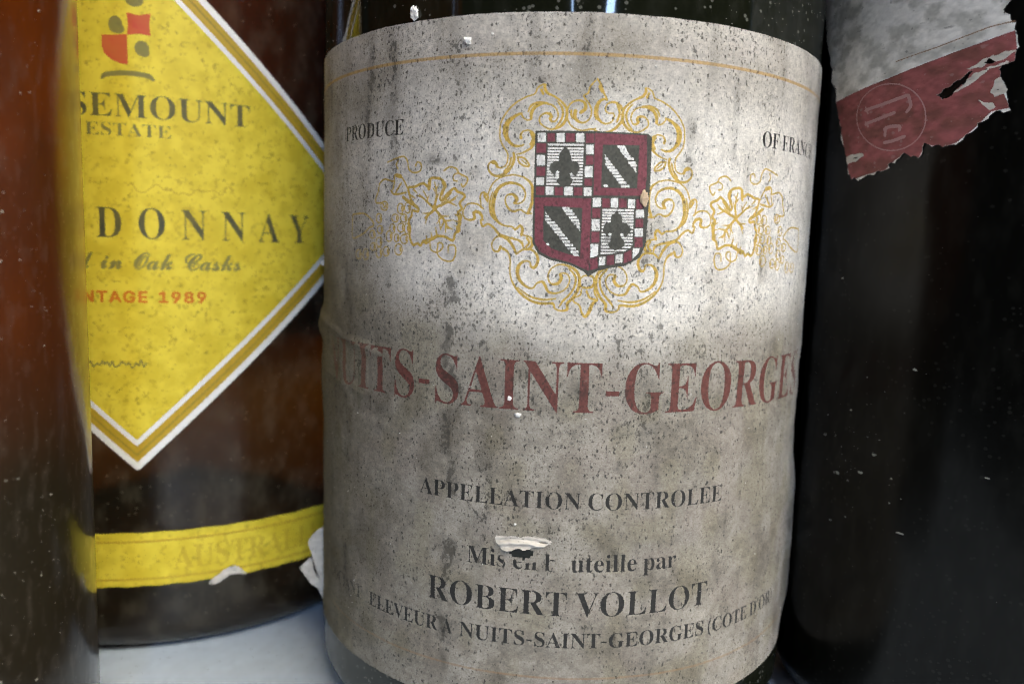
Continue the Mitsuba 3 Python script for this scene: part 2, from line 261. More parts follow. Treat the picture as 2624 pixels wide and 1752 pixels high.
SHIELD = """d -599 1397 107 1407 762 1407 808 1374 811 1172 814 933 809 511 796 84 727 -78 553 -181 328 -219 194 -259 104 -324 46 -264 -117 -190 -365 -137 -516 -68 -588 64 -594 404 -593 886
r -461 1379 -367 1381 -363 1277 -457 1276
r -239 1381 -129 1384 -124 1280 -235 1278
r -1 1385 103 1389 108 1274 4 1270
r -590 1257 -469 1259 -464 1143 -586 1141
r 10 1124 105 1127 110 1016 15 1013
r -580 977 -468 979 -464 869 -576 867
r 5 850 102 854 106 765 9 762
r -577 740 -471 742 -468 639 -573 637
r -349 740 -248 743 -243 640 -345 637
r -119 742 -12 745 -8 644 -115 641
r 230 624 326 627 331 511 235 507
r 437 626 533 630 539 518 443 515
r 114 500 217 503 222 383 120 379
r 115 215 218 218 224 85 120 81
r 655 388 756 392 762 288 660 284
r 654 167 760 170 767 46 660 42
r 651 628 738 631 744 513 657 510
r 111 -115 211 -91 219 -228 117 -258
r 315 -68 411 -53 419 -178 323 -191
r 527 -35 626 17 637 -118 535 -160
w -574 1379 -477 1380 -473 1274 -570 1273
w -347 1379 -254 1381 -249 1275 -343 1273
w -115 1382 -19 1385 -14 1279 -111 1276
w 8 1250 99 1253 104 1143 13 1140
w 4 996 97 999 103 870 9 867
w -577 1115 -479 1116 -475 995 -572 994
w -576 848 -481 850 -478 760 -572 758
w -457 742 -364 745 -360 645 -453 643
w -234 744 -131 747 -127 646 -230 643
w 2 743 96 746 100 647 7 644
w 117 623 215 627 220 519 122 515
w 338 627 425 631 430 518 343 515
w 550 621 636 625 642 519 556 515
w 654 498 758 503 763 409 659 405
w 652 272 756 275 761 178 657 174
w 116 365 212 368 218 233 122 229
w 114 65 207 68 210 -72 117 -103
w 229 -93 303 -79 302 -183 228 -193
w 431 -54 514 -43 516 -146 428 -160
w 642 30 732 32 712 -29 644 -95
w 382 1255 479 1259 488 1232 393 1228
w 414 1230 493 1234 502 1207 425 1203
w 421 1206 506 1209 515 1182 432 1179
w 447 1175 527 1178 536 1151 459 1148
w 474 1144 553 1147 562 1121 485 1117
w 506 1118 592 1122 601 1095 517 1091
w 527 1071 620 1076 629 1049 539 1044
w 554 1040 634 1044 643 1017 565 1014
w 593 1005 623 1007 632 980 605 978
w 614 974 631 975 640 948 625 947
w 238 1142 247 1143 256 1116 249 1116
w 239 1107 277 1108 286 1081 250 1080
w 250 1072 303 1074 312 1047 261 1045
w 245 1039 333 1043 342 1016 256 1013
w 271 1005 362 1008 370 981 282 978
w 297 973 394 976 403 949 308 946
w 329 942 420 945 429 918 340 915
w 356 903 447 907 456 880 367 876
w 388 866 480 870 489 843 400 839
w 415 830 513 834 522 807 426 803
w 448 788 553 792 562 765 459 760
w 238 786 286 787 295 760 249 758
w -249 500 -165 503 -157 475 -238 473
w -229 471 -127 474 -119 446 -219 444
w -204 433 -101 436 -93 409 -193 406
w -165 394 -69 397 -61 370 -155 367
w -140 357 -43 360 -35 332 -129 329
w -108 321 -30 324 -21 296 -97 294
w -69 283 -28 284 -19 256 -59 255
w -37 247 -28 248 -19 220 -27 220
w -450 435 -440 435 -432 407 -439 407
w -453 398 -411 399 -403 372 -442 371
w -454 362 -385 364 -377 336 -443 335
w -431 323 -329 326 -320 298 -421 295
w -393 286 -297 289 -288 261 -382 259
w -361 248 -265 251 -256 224 -350 221
w -335 210 -239 213 -230 186 -324 183
w -297 176 -211 179 -202 151 -286 149
w -271 137 -175 140 -166 112 -260 109
w -233 97 -143 100 -134 72 -222 69
w -201 57 -104 60 -96 32 -190 29
w -169 16 -72 19 -63 -8 -158 -11
w -130 -23 -34 -20 -25 -47 -119 -50
w -98 -58 -32 -56 -24 -84 -87 -86
w -428 59 -392 60 -384 33 -417 32
w -446 1231 -16 1236 -17 1258 -447 1252
w -447 1208 -446 1187 -272 1189 -253 1210
w -16 1193 -17 1214 -219 1211 -202 1190
w -447 1173 -446 1151 -295 1153 -281 1174
w -17 1157 -17 1179 -191 1176 -187 1171 -187 1170 -186 1170 -186 1170 -186 1169 -181 1154
w -448 1138 -447 1117 -309 1118 -309 1130 -309 1130 -309 1131 -308 1131 -308 1132 -308 1132 -303 1140
w -17 1123 -18 1144 -177 1141 -170 1120
w -448 1104 -447 1083 -310 1084 -310 1105
w -17 1089 -18 1110 -165 1107 -159 1087 -159 1087 -158 1086 -158 1086
w -448 1071 -447 1049 -311 1051 -311 1072
w -17 1055 -18 1077 -158 1074 -157 1060 -134 1053
w -448 1036 -448 1015 -403 1015 -401 1022 -401 1023 -401 1023 -401 1023 -400 1024 -400 1024 -400 1024 -399 1025 -399 1025 -398 1025 -398 1025 -356 1037
w -17 1021 -18 1042 -89 1041 -81 1039 -81 1039 -80 1039 -80 1038 -80 1038 -79 1038 -79 1037 -79 1037 -78 1037 -78 1036 -71 1020
w -449 1002 -448 980 -414 981 -407 1002
w -17 987 -18 1008 -66 1007 -57 986
w -449 965 -448 943 -420 944 -422 946 -422 946 -422 946 -423 947 -423 947 -423 948 -423 948 -423 949 -423 949 -423 950 -423 950 -418 965
w -17 950 -18 971 -51 970 -51 970 -51 970 -51 969 -51 969 -51 969 -51 968 -51 968 -61 949
w -449 930 -449 909 -389 909 -408 931
w -17 915 -18 937 -68 936 -80 914
w -450 896 -449 874 -358 875 -358 876 -377 896
w -17 881 -18 902 -87 901 -96 883 -97 883 -97 882 -97 882 -97 882 -98 881 -98 881 -99 881 -99 881 -99 881 -100 881 -100 881 -101 881 -101 881 -159 890 -166 878
w -298 876 -296 886 -347 875
w -450 859 -449 837 -315 839 -304 858 -303 860
w -18 844 -18 865 -168 862 -145 841
w -450 822 -449 800 -328 802 -331 804 -331 805 -332 805 -332 805 -332 806 -332 806 -332 807 -333 807 -333 807 -333 808 -333 808 -332 809 -332 809 -332 810 -332 810 -324 823
w -18 807 -19 828 -130 826 -130 826 -130 825 -130 825 -130 825 -130 824 -130 824 -130 823 -130 823 -138 805
w -451 783 -450 762 -276 764 -291 768 -292 768 -292 769 -292 769 -293 769 -293 769 -310 785
w -18 769 -19 790 -146 788 -152 774 -152 774 -153 774 -153 773 -153 773 -154 773 -154 772 -155 772 -169 766
w 631 481 630 502 241 493 242 471
w 242 436 383 440 408 462 241 458
w 630 467 431 462 455 441 631 446
w 242 403 350 405 350 409 350 410 350 410 350 411 350 411 350 411 351 412 351 412 351 413 368 427 241 424
w 630 433 468 429 482 417 483 417 483 416 483 416 484 415 484 415 484 415 484 414 485 408 631 412
w 242 369 349 371 349 393 241 391
w 630 400 487 396 490 374 631 378
w 242 334 347 336 348 358 241 356
w 630 364 493 361 496 339 631 343
w 242 298 270 298 274 311 274 312 274 312 275 312 275 313 275 313 276 313 276 314 277 314 277 314 277 314 299 321 241 319
w 631 328 546 326 554 324 555 324 555 323 556 323 556 323 556 323 557 322 573 305 632 306
w 242 261 260 262 266 284 241 283
w 631 292 586 290 605 269 632 270
w 242 219 266 219 254 233 253 234 253 234 253 234 253 235 253 235 253 236 253 236 253 237 253 237 253 238 254 241 241 241
w 631 249 605 248 591 226 632 227
w 242 176 301 178 283 199 241 198
w 631 206 578 205 564 183 564 183 632 184
w 242 136 358 139 360 161 241 158
w 631 166 492 163 491 154 502 142 633 144
w 242 100 345 102 357 120 358 124 241 122
w 632 130 515 127 534 106 633 108
w 242 61 325 63 323 66 323 66 323 67 323 67 322 68 322 68 322 69 322 69 322 70 323 70 323 71 323 71 323 71 333 85 241 83
w 632 90 537 89 534 67 630 68 633 73
w 242 23 349 25 335 47 241 45
w 528 51 492 28 607 30 620 52
w 242 -16 536 -10 577 12 461 10 420 -6 420 -6 419 -7 419 -7 418 -7 418 -7 417 -6 417 -6 416 -6 382 9 241 6
w 329 -51 459 -26 241 -30 242 -52
w -298 918 -304 906 -319 901 -335 905 -342 917 -336 929 -321 934 -305 930
w -303 886 -309 874 -324 869 -340 873 -347 885 -341 897 -325 902 -310 898
w -298 854 -304 842 -319 837 -335 841 -342 853 -336 865 -320 870 -305 865
w -140 900 -144 891 -155 887 -166 891 -171 899 -167 907 -156 911 -145 908
w 367 191 360 179 345 174 329 178 321 190 327 202 343 208 359 203
w 519 190 513 178 497 173 481 177 474 189 480 201 496 207 512 202
f 107 1394 750 1397 775 931 761 668 122 651;213 1257 659 1269 654 758 215 750
f -587 612 100 619 113 -60 107 -268 32 -234 -118 -171 -353 -118 -498 -49 -570 65 -579 405;-465 507 -6 496 -8 -94 -135 -68 -358 -2 -460 92 -470 311"""
RIGHT = """band -5343 2282 -4252 2431 -3645 2545 -3136 2654 -2761 2746 -2721 2526 -2727 2383 -2836 2310 -2858 2197 -2808 2016 -2728 1848 -2922 1822 -3096 1629 -3282 1477 -3459 1430 -3655 1494 -3739 1326 -3841 1326 -3937 1390 -4077 1320 -4221 1199 -4494 1168 -4840 1098 -5155 1850
white -6144 3973 -5817 3337 -5516 2630 -5343 2282 -4252 2431 -3645 2545 -3136 2654 -2761 2746 -2751 2844 -2857 2948 -2878 3037 -2846 3110
line -4194 2623 -3659 2694 -3288 2770 -3017 2832 -2771 2855
slit -3580 2126 -3517 2040 -3425 2044 -3373 2121 -3262 2189 -3180 2298 -3162 2333 -3245 2307 -3410 2195
fringe1 -3386 2100 -3261 2174 -3158 2295 -3052 2339 -2780 2404 -2790 2370 -2997 2332 -3096 2227 -3201 2151 -3327 2107
fringe2 -3221 2364 -3063 2459 -2905 2494 -2726 2512 -2897 2406 -3082 2373
fringe3 -2861 2226 -2930 2191 -2945 2061 -2897 1982 -2795 2015 -2774 2071
fringe4 -3085 1958 -2932 1926 -2861 1875 -2939 1853
fringe5 -4963 1418 -4821 1474 -4620 1462 -4591 1417 -4753 1345 -4911 1342
hole2 -3059 2414 -2981 2447 -2924 2410 -3001 2376
e0 -4642 2054 -4276 2100 -3978 2152
e1 -3959 2149 -3910 2015 -3956 1941
e2 -4620 1864 -4400 1902 -4143 1950
e3 -4280 1754 -4182 1775 -4047 1758 -4042 1709
e4 -4260 1569 -4105 1585 -3960 1619
e5 -4261 1768 -4261 1668
e6 -4646 2089 -4589 2004
e7 -4623 1890 -4568 1823
ring -3689 1836 -3693 1728 -3730 1629 -3796 1546 -3889 1488 -4005 1455 -4139 1452 -4283 1481 -4429 1541 -4567 1628 -4684 1737 -4768 1860 -4806 1985 -4798 2102 -4740 2204 -4643 2283 -4520 2333 -4378 2353 -4233 2343 -4092 2305 -3965 2241 -3857 2158 -3772 2057 -3714 1948 -3689 1836"""
GLYPHS = """bA 959|-18 40 39 56 77 98 450 1022 494 1022 853 168 909 68 932 48 974 41 974 0 502 0 506 41 588 52 624 92 605 167 550 292 226 287 174 160 162 103 190 56 280 41 280 0 -18 0;255 362 527 357 389 693 380 684
bB 974|33 963 33 1000 561 1000 720 970 823 908 856 856 871 801 871 742 852 675 771 590 649 543 756 509 830 469 875 428 908 369 919 325 911 210 878 137 830 85 742 33 616 4 37 0 37 37 124 60 151 90 162 132 162 863 155 902 120 948;399 503 406 94 429 64 495 52 585 74 642 142 661 229 653 373 623 442 555 490 451 509;402 875 399 556 529 569 589 610 612 652 627 771 609 876 589 910 540 944 443 952 414 935
bC 1030|59 435 63 598 96 720 177 852 277 941 369 989 513 1022 661 1015 860 956 899 975 919 1022 959 1022 959 679 919 683 852 817 755 918 654 967 554 974 471 948 403 888 354 794 325 665 325 346 362 213 410 134 463 89 534 59 669 55 799 104 862 148 945 232 982 199 978 185 908 103 830 44 708 -7 627 -22 450 -15 303 41 221 100 140 196 85 310
bD 1089|33 963 33 1000 598 996 779 948 882 882 937 823 982 749 1015 649 1030 539 1026 410 1004 299 974 225 915 140 856 89 782 48 635 7 44 0 44 37 128 56 151 83 162 129 162 860 151 909 124 944;402 894 406 94 438 59 539 55 611 78 660 112 704 168 734 231 760 335 771 554 738 761 697 847 641 907 547 948 434 944
bE 970|30 0 30 37 101 44 143 71 166 148 162 875 131 940 89 959 37 963 37 1000 878 1000 875 701 841 705 819 802 789 855 710 915 579 945 454 945 410 921 404 539 492 546 560 580 609 655 631 756 668 760 668 258 631 262 609 381 571 442 499 480 404 487 402 118 426 74 494 59 613 66 702 89 818 167 904 314 945 314 886 0
bG 1114|59 480 74 642 114 756 185 860 277 941 387 996 509 1022 646 1018 834 959 880 964 919 1022 959 1022 959 675 923 675 841 833 777 899 718 940 639 970 561 974 508 963 451 933 392 865 347 757 321 587 321 421 354 235 418 116 511 45 564 30 649 30 718 56 745 99 753 310 722 375 676 395 605 399 605 435 1100 435 1100 399 1013 383 985 341 982 63 841 11 646 -22 498 -18 339 26 229 96 133 210 77 343
bH 1151|33 0 33 37 112 52 143 75 162 133 162 872 131 936 37 963 37 1000 531 1000 531 963 452 952 422 932 406 901 406 550 752 556 745 905 733 929 699 952 620 963 620 1000 1114 1000 1114 963 1016 937 989 875 989 133 1027 60 1114 37 1114 0 620 0 620 37 691 48 742 95 753 166 745 487 399 481 406 110 437 60 531 37 531 0
bI 572|30 0 33 41 101 52 143 79 166 148 162 897 147 932 116 952 30 963 30 1000 539 1000 535 963 464 956 426 936 402 882 402 132 430 71 464 52 539 41 539 0
bL 937|33 0 33 37 112 52 143 75 162 133 162 875 147 921 124 944 37 963 37 1000 550 1000 550 963 475 959 437 944 402 883 406 106 426 74 498 59 613 66 699 89 774 134 822 186 897 339 937 339 882 0
bM 1395|30 0 30 37 108 52 147 82 166 151 162 894 135 941 33 963 33 1000 410 996 697 321 985 1000 1358 1000 1358 967 1271 940 1248 917 1232 871 1232 129 1252 71 1283 48 1354 37 1354 0 871 0 875 41 961 60 996 121 996 860 635 0 594 0 583 18 234 833 236 114 275 56 373 37 373 0
bN 1085|41 0 41 37 101 44 147 71 166 129 166 853 80 951 41 963 41 1000 347 1000 856 376 856 886 821 944 727 963 727 1000 1055 1000 1052 963 965 944 930 882 926 -22 878 -18 240 760 236 125 271 60 362 41 365 0
bO 1155|59 483 70 616 96 705 137 786 196 863 277 934 362 982 450 1011 568 1026 697 1015 782 989 934 893 1004 812 1048 734 1081 638 1096 535 1077 351 1033 240 982 162 849 48 731 -4 635 -22 513 -22 432 -7 310 44 229 103 159 181 107 269 70 384;321 609 325 361 351 235 399 131 448 75 523 33 602 26 680 48 733 90 789 183 815 272 834 428 834 568 797 783 760 862 707 925 632 967 546 974 459 944 407 895 369 832 340 739
bP 919|33 0 33 37 112 52 143 75 162 133 162 872 131 936 37 963 37 1000 613 996 734 970 819 919 882 830 900 738 886 635 849 568 779 506 690 469 609 454 399 448 406 110 437 60 531 37 531 0;399 509 484 506 548 521 604 562 631 619 642 683 631 835 600 899 536 941 438 945 402 909
bR 1041|33 0 33 37 112 52 143 75 162 133 162 872 131 936 37 963 37 1000 605 996 764 959 845 911 886 863 911 801 915 694 904 649 845 565 760 513 699 494 697 483 971 79 1020 41 1055 37 1055 0 742 0 443 465 399 462 402 125 437 60 531 37 531 0;402 517 476 513 562 532 626 581 653 630 668 708 657 831 630 888 555 941 449 945 426 936 406 909
bS 856|96 347 140 343 166 242 203 164 290 71 372 37 465 33 541 60 578 93 613 173 612 218 590 275 537 328 277 461 173 546 129 616 114 664 114 801 129 852 177 930 232 978 303 1011 395 1026 465 1022 672 978 693 994 705 1026 745 1026 745 701 708 701 686 773 619 881 545 944 485 970 406 978 330 955 285 913 262 849 270 788 326 717 635 561 683 528 753 450 786 358 790 258 768 166 731 103 646 30 524 -15 347 -18 170 26 144 6 137 -22 96 -22
bT 930|22 1000 900 1000 900 697 863 697 837 814 766 903 672 945 579 949 579 136 591 91 614 60 720 37 720 0 203 0 203 37 297 56 324 83 339 125 343 949 235 941 153 896 85 798 63 697 26 697
bU 1081|33 963 33 1000 528 1000 528 963 434 944 410 921 399 883 399 247 417 165 477 82 553 52 631 48 717 67 803 130 837 191 860 284 860 875 844 917 821 940 723 963 723 1000 1041 1000 1041 963 961 937 934 890 930 373 919 255 875 122 804 41 731 0 646 -22 465 -26 321 11 229 85 188 159 162 273 159 879 124 940
bV 941|-30 963 -30 1000 465 1000 461 963 359 947 336 917 336 885 568 325 779 878 770 932 735 956 657 963 657 1000 970 1000 970 963 902 944 845 857 506 -30 469 -30 454 -4 73 887 28 944
bY 937|-30 963 -30 1000 454 1000 454 963 367 952 344 928 343 900 546 502 745 825 764 874 767 901 752 936 717 956 649 963 649 1000 967 1000 967 963 902 936 853 880 590 451 598 99 640 52 716 41 720 0 221 0 221 37 293 48 339 87 354 166 354 389 66 910 31 944
bF 889|30 967 30 1000 863 1000 863 701 830 701 812 784 774 858 688 922 591 945 469 948 419 937 402 912 404 543 499 554 549 580 594 641 624 760 664 760 664 258 624 262 601 377 556 449 477 487 399 487 399 166 410 99 456 52 565 37 565 0 33 0 33 37 131 67 162 136 162 867 128 936
bi 435|41 37 91 49 114 92 114 591 95 634 44 646 44 679 325 683 325 114 337 60 395 37 395 0 41 0|111 886 114 945 133 978 199 1018 244 1018 288 1000 317 967 332 926 317 845 251 797 192 797 159 812 125 845
bs 635|77 232 118 232 167 112 201 75 257 41 355 37 405 71 421 103 421 148 401 187 349 228 192 306 111 380 81 458 85 539 125 624 159 657 221 690 336 701 480 672 506 701 535 701 535 487 502 487 442 600 370 646 299 649 268 638 240 611 229 572 240 526 274 492 458 399 539 325 565 247 565 166 524 63 461 7 391 -18 280 -18 177 18 131 10 114 -18 77 -18
be 661|44 284 44 402 70 506 125 598 210 668 299 697 417 694 509 653 576 579 613 487 620 365 258 362 262 276 281 205 315 145 356 111 455 92 530 122 590 188 624 162 568 77 483 11 399 -18 306 -22 196 15 133 66 96 118 63 192;258 424 442 422 435 576 404 638 343 653 292 622 262 547
bn 838|41 37 91 49 114 92 114 587 91 634 41 646 41 683 325 683 328 594 395 661 487 697 598 694 642 675 683 638 716 568 727 498 727 92 754 45 797 37 797 0 443 0 443 33 489 45 517 100 517 513 497 578 450 598 389 582 325 517 325 96 352 45 395 37 395 0 41 0
bb 793|18 967 18 1000 303 1000 304 617 391 683 472 701 531 697 627 657 705 568 749 428 742 255 708 159 672 100 576 15 483 -18 395 -22 325 -4 230 60 118 -26 96 -26 96 868 80 943;306 137 326 64 360 37 410 30 468 49 498 83 520 139 539 277 528 495 497 571 437 612 394 616 352 601 306 544
bo 738|41 306 48 428 103 565 173 638 295 694 424 697 550 649 635 565 686 446 694 269 649 137 557 33 435 -18 288 -15 159 52 103 114 70 177;262 214 277 95 315 41 350 26 392 26 446 60 468 110 480 188 480 476 453 603 423 641 389 657 315 641 277 584 258 458
bu 823|26 646 26 683 310 683 310 155 344 89 403 78 460 100 502 148 502 576 475 634 417 646 417 683 712 683 712 121 736 78 790 66 790 30 667 18 502 -22 498 81 432 18 343 -18 232 -18 166 11 118 81 103 144 96 599 80 630
bt 502|44 613 44 661 180 795 280 930 317 930 318 685 458 679 458 613 317 609 325 117 345 93 381 89 431 123 450 162 487 148 450 70 384 7 314 -18 221 -18 170 0 129 41 107 114 107 610
bl 439|41 37 91 49 114 92 114 908 91 955 44 967 44 1000 325 1000 325 114 337 60 395 37 395 0 41 0
bp 816|37 -303 37 -273 84 -261 114 -207 114 580 91 634 44 646 44 683 314 683 317 587 365 649 443 694 535 701 624 672 716 576 764 439 764 258 712 107 638 22 587 -7 528 -22 469 -22 406 -4 325 61 332 -215 364 -258 432 -269 432 -306;328 148 374 78 409 63 451 63 505 94 539 165 554 258 550 462 516 574 466 609 393 601 351 563 325 518
ba 756|44 114 55 207 111 280 225 347 435 420 428 592 401 630 347 649 272 646 233 622 229 596 269 528 269 487 244 443 199 421 140 421 107 435 77 476 74 550 92 594 129 635 221 683 376 701 528 675 605 616 642 513 646 92 668 74 705 92 723 63 686 22 620 -15 531 -22 480 -4 450 30 435 70 325 0 251 -18 173 -18 118 0 81 30;262 170 277 102 317 74 382 89 435 134 434 368 386 358 303 305 266 237
br 631|41 0 41 37 91 49 114 92 114 591 95 634 44 646 44 679 321 683 325 568 387 646 458 690 524 701 590 683 620 653 635 616 631 542 598 502 554 487 502 494 442 564 409 572 362 541 332 477 328 95 352 52 432 37 435 0
b( 443|59 339 77 624 144 845 214 974 277 1055 395 1055 325 943 255 787 218 661 192 491 196 284 229 113 285 -42 395 -232 273 -232 177 -96 96 107
b) 443|118 943 48 1055 166 1055 229 974 332 756 380 517 380 292 347 107 266 -96 170 -232 48 -229 158 -42 214 113 247 284 251 491 225 661 188 787
b- 476|59 454 417 454 417 339 59 339
b' 332|125 672 96 1055 236 1055 207 672
sM 1192|-59 118 -48 188 0 251 48 277 129 277 170 244 170 170 49 117 30 69 88 26 180 60 280 171 506 524 675 745 823 897 867 923 904 919 915 878 897 816 701 378 648 196 793 450 1007 738 1185 904 1218 923 1262 911 960 168 938 50 972 52 1050 100 1365 380 1399 399 1450 391 1030 30 945 -7 852 0 797 66 790 170 867 380 1089 764 964 618 820 412 638 70 587 4 531 -7 487 22 461 92 461 184 542 410 709 716 521 474 314 144 218 33 133 -7 44 -7 -26 33
sO 834|133 203 148 351 207 480 328 635 469 756 649 867 786 915 937 923 1018 886 1048 823 1044 760 1022 738 993 753 981 847 923 886 833 882 706 815 558 655 406 408 310 159 314 65 354 30 452 45 575 127 726 300 834 497 878 634 878 695 853 731 773 708 669 604 521 352 450 133 406 137 413 218 472 369 561 531 664 668 749 738 812 764 882 764 948 720 970 664 970 598 900 413 771 232 616 85 454 0 314 -7 244 18 181 74
sC 1030|199 509 207 624 277 745 380 834 509 897 627 923 738 923 775 904 753 882 652 874 537 830 370 689 310 592 292 520 303 445 368 391 394 389 472 517 635 690 878 863 1000 911 1111 919 1166 900 1207 856 1214 797 1188 727 1063 583 815 428 611 369 561 279 531 177 550 76 611 33 713 33 825 74 903 130 959 212 967 259 928 335 886 351 825 343 739 271 705 144 686 133 649 166 653 247 686 310 749 362 830 387 919 384 985 339 1007 284 985 166 900 74 790 15 701 -7 598 -7 502 18 435 59 380 122 354 188 351 258 376 352 258 399 221 443;642 417 777 462 947 584 1088 751 1118 826 1113 874 1050 878 931 789 776 615
sa 782|37 92 37 162 77 258 148 339 232 402 376 454 469 446 517 399 542 450 708 454 532 73 574 78 679 162 712 133 557 15 480 -11 421 -4 376 37 365 85 258 4 148 -7 85 18;184 48 210 26 264 41 365 138 479 334 483 374 460 405 424 413 389 398 300 309 200 142
st 653|77 277 250 463 469 827 657 834 554 653 649 649 638 601 517 600 281 186 229 51 282 56 421 162 443 133 399 89 269 4 137 0 89 55 85 122 166 300 107 251
su 871|81 74 96 159 162 292 107 251 81 280 240 443 454 454 266 116 259 72 288 59 431 193 587 443 801 454 587 58 640 60 756 162 786 133 642 11 583 -7 476 7 432 55 425 122 332 37 218 -7 125 7
sr 605|81 277 180 371 203 469 247 487 260 429 417 399 461 369 472 336 443 258 333 105 318 57 336 44 371 60 491 166 520 133 354 0 225 0 155 55 148 133 207 251 309 356 223 357 114 251
se 605|26 122 30 188 66 262 125 328 232 406 328 446 432 454 483 435 520 399 524 321 465 247 354 188 216 151 188 86 206 37 311 44 408 89 502 166 524 133 406 41 292 -4 170 -7 85 30;236 199 255 192 319 218 394 282 428 361 412 405 371 398 318 345
sd 893|37 100 48 207 151 343 288 428 380 454 480 446 533 399 775 845 959 863 524 63 542 44 581 60 705 166 731 133 646 55 568 4 469 -7 395 37 380 89 266 4 155 -7 85 22;188 66 205 34 252 34 379 142 487 320 494 388 475 412 415 402 326 316 218 168
si 509|328 587 343 646 395 679 458 675 494 638 483 572 428 535 354 546|77 63 89 144 166 296 111 251 77 280 236 443 443 454 233 50 305 78 395 162 424 133 321 37 229 -7 133 -4 92 26
sn 852|0 -11 202 286 225 345 114 251 85 280 244 428 295 450 358 443 384 384 383 303 498 406 583 450 649 454 712 410 731 339 720 280 580 83 576 50 629 71 734 166 768 133 624 15 572 -7 506 -4 458 33 435 103 458 203 616 393 598 406 518 357 411 253 221 0
sk 801|369 255 376 288 475 311 598 446 694 450 738 406 738 362 712 325 627 321 605 351 604 395 513 286 590 221 585 86 683 162 712 140 635 59 539 0 447 -7 399 30 391 103 461 233 444 251|30 -11 206 326 125 251 92 280 280 489 483 845 661 863 214 7
ss 517|7 85 41 155 96 162 133 137 140 92 86 42 119 30 173 61 225 176 239 360 111 251 81 280 292 494 325 494 332 461 306 413 384 258 373 142 424 184 450 151 325 41 218 -7 70 0 26 37
gV 948|-7 990 0 1024 24 1041 182 1041 203 1027 478 258 742 1024 766 1041 924 1041 948 1024 948 969 595 -3 570 -38 392 -41 368 -24
gI 605|21 876 21 1010 52 1041 553 1041 581 1021 581 866 553 845 409 842 409 157 553 155 581 134 584 -10 564 -38 52 -41 24 -21 24 134 52 155 199 157 199 842 52 845
gN 1034|79 1010 110 1041 282 1041 306 1024 742 337 746 1014 777 1041 924 1041 952 1021 955 -10 935 -38 732 -31 292 660 289 -14 261 -41 110 -41 82 -21
gT 887|24 876 24 1010 55 1041 832 1041 859 1021 863 876 842 849 550 843 550 -10 529 -38 371 -41 340 -10 340 844 55 845
gA 945|-7 -14 361 1021 399 1041 567 1034 948 24 948 -21 921 -41 753 -34 646 237 298 237 196 -34 24 -41;368 440 577 432 472 742 464 736
gG 1024|41 443 55 660 117 825 210 942 351 1027 447 1052 563 1055 718 1017 808 966 880 897 955 763 973 677 952 649 787 646 766 660 711 772 645 828 550 856 470 852 383 817 328 769 261 640 247 436 279 311 365 197 477 148 581 148 672 183 732 242 770 340 767 351 529 357 512 392 512 502 529 536 948 543 976 522 976 316 924 158 821 38 694 -31 570 -55 454 -52 354 -27 244 31 148 127 89 230
gE 825|79 1010 110 1041 742 1041 766 1024 773 887 742 845 289 842 290 602 708 601 739 570 739 436 718 409 290 404 289 156 756 151 777 124 777 -10 756 -38 110 -41 82 -21
g1 890|110 -10 110 120 134 148 378 151 378 798 199 670 155 663 131 687 131 856 368 1038 567 1038 588 1010 588 151 797 141 811 120 808 -21 780 -41 141 -41
g9 890|86 653 93 777 134 883 227 986 340 1041 495 1052 605 1021 715 938 777 838 801 749 804 646 770 509 691 361 433 -21 405 -41 247 -41 220 -21 216 14 439 342 316 357 199 419 113 536;296 653 313 596 363 543 422 522 507 533 566 578 587 618 598 725 587 764 552 820 507 852 467 863 384 852 306 775
g8 890|62 234 86 392 124 457 199 525 127 615 100 715 110 832 165 935 265 1014 392 1052 567 1038 680 979 759 887 790 794 790 698 773 636 694 526 787 430 828 323 821 179 766 76 687 7 588 -38 488 -55 333 -45 216 0 124 79 86 141;272 293 286 208 328 165 394 141 478 137 537 151 597 194 622 292 597 352 555 391 496 416 422 419 339 391 296 353;306 767 327 661 363 629 482 612 566 665 588 760 570 806 534 841 471 863 401 859 323 809"""
GL = {}
for line in GLYPHS.strip().split('\n'):
    head, *ps = line.split('|')
    name, adv = head.rsplit(' ', 1)
    GL[name] = (float(adv), union_all([Polygon(*(lambda r: (r[0], r[1:]))([np.array(s.split(), float).reshape(-1, 2) for s in q.split(';')])).buffer(0) for q in ps]))


def text(s, face, u0, u1, z0, cap, thin=0.0, track=0, gap=330):
    """lettering from u0 to u1 with its baseline at z0 and capitals cap mm tall"""
    x, out = 0.0, []
    for ch in s:
        if ch == ' ':
            x += gap
            continue
        acc = {'É': 'E', 'Ô': 'O', 'À': 'A'}.get(ch)
        adv, g = GL[face + (acc or ch)]
        out.append(affinity.translate(g, x, 0))
        if ch == 'É':
            out.append(affinity.translate(Polygon([(430, 1090), (560, 1090), (760, 1330), (600, 1370)]), x, 0))
        x += adv + track
    g = union_all(out)
    a, _, c, _ = g.bounds
    k = cap / 1000
    g = affinity.affine_transform(g, [(u1 - u0) / (c - a), 0, 0, k, u0 - a * (u1 - u0) / (c - a), z0])
    return g.buffer(-thin, quad_segs=2) if thin else g


# ------------------------------------------------------------------ materials
def mat(name, fn, rough=0.6, spec=0.3, bump=None, bscale=1e-5, beps=6e-5, **more):
    b = {'type': 'principled', 'base_color': proc(fn) if callable(fn) else {'type': 'rgb', 'value': list(fn)}, 'roughness': rough, 'specular': spec, **more}
    if bump is not None:
        b = {'type': 'bumpmap', 'texture': proc(bump, beps), 'scale': bscale, 'bsdf': b}
    scene[name] = {'type': 'twosided', 'bsdf': b}
    return name


def fleck(u, z, s, thr, seed, tall=1.35, size=0.42):
    d, _, w = voronoi(u / s + seed, z / (s * tall) + seed * 1.7)
    r = smoothstep(thr, 1.0, w) * size + 0.06
    return dr.select(w > thr, 1 - smoothstep(r * 0.55, r, d), 0.0)


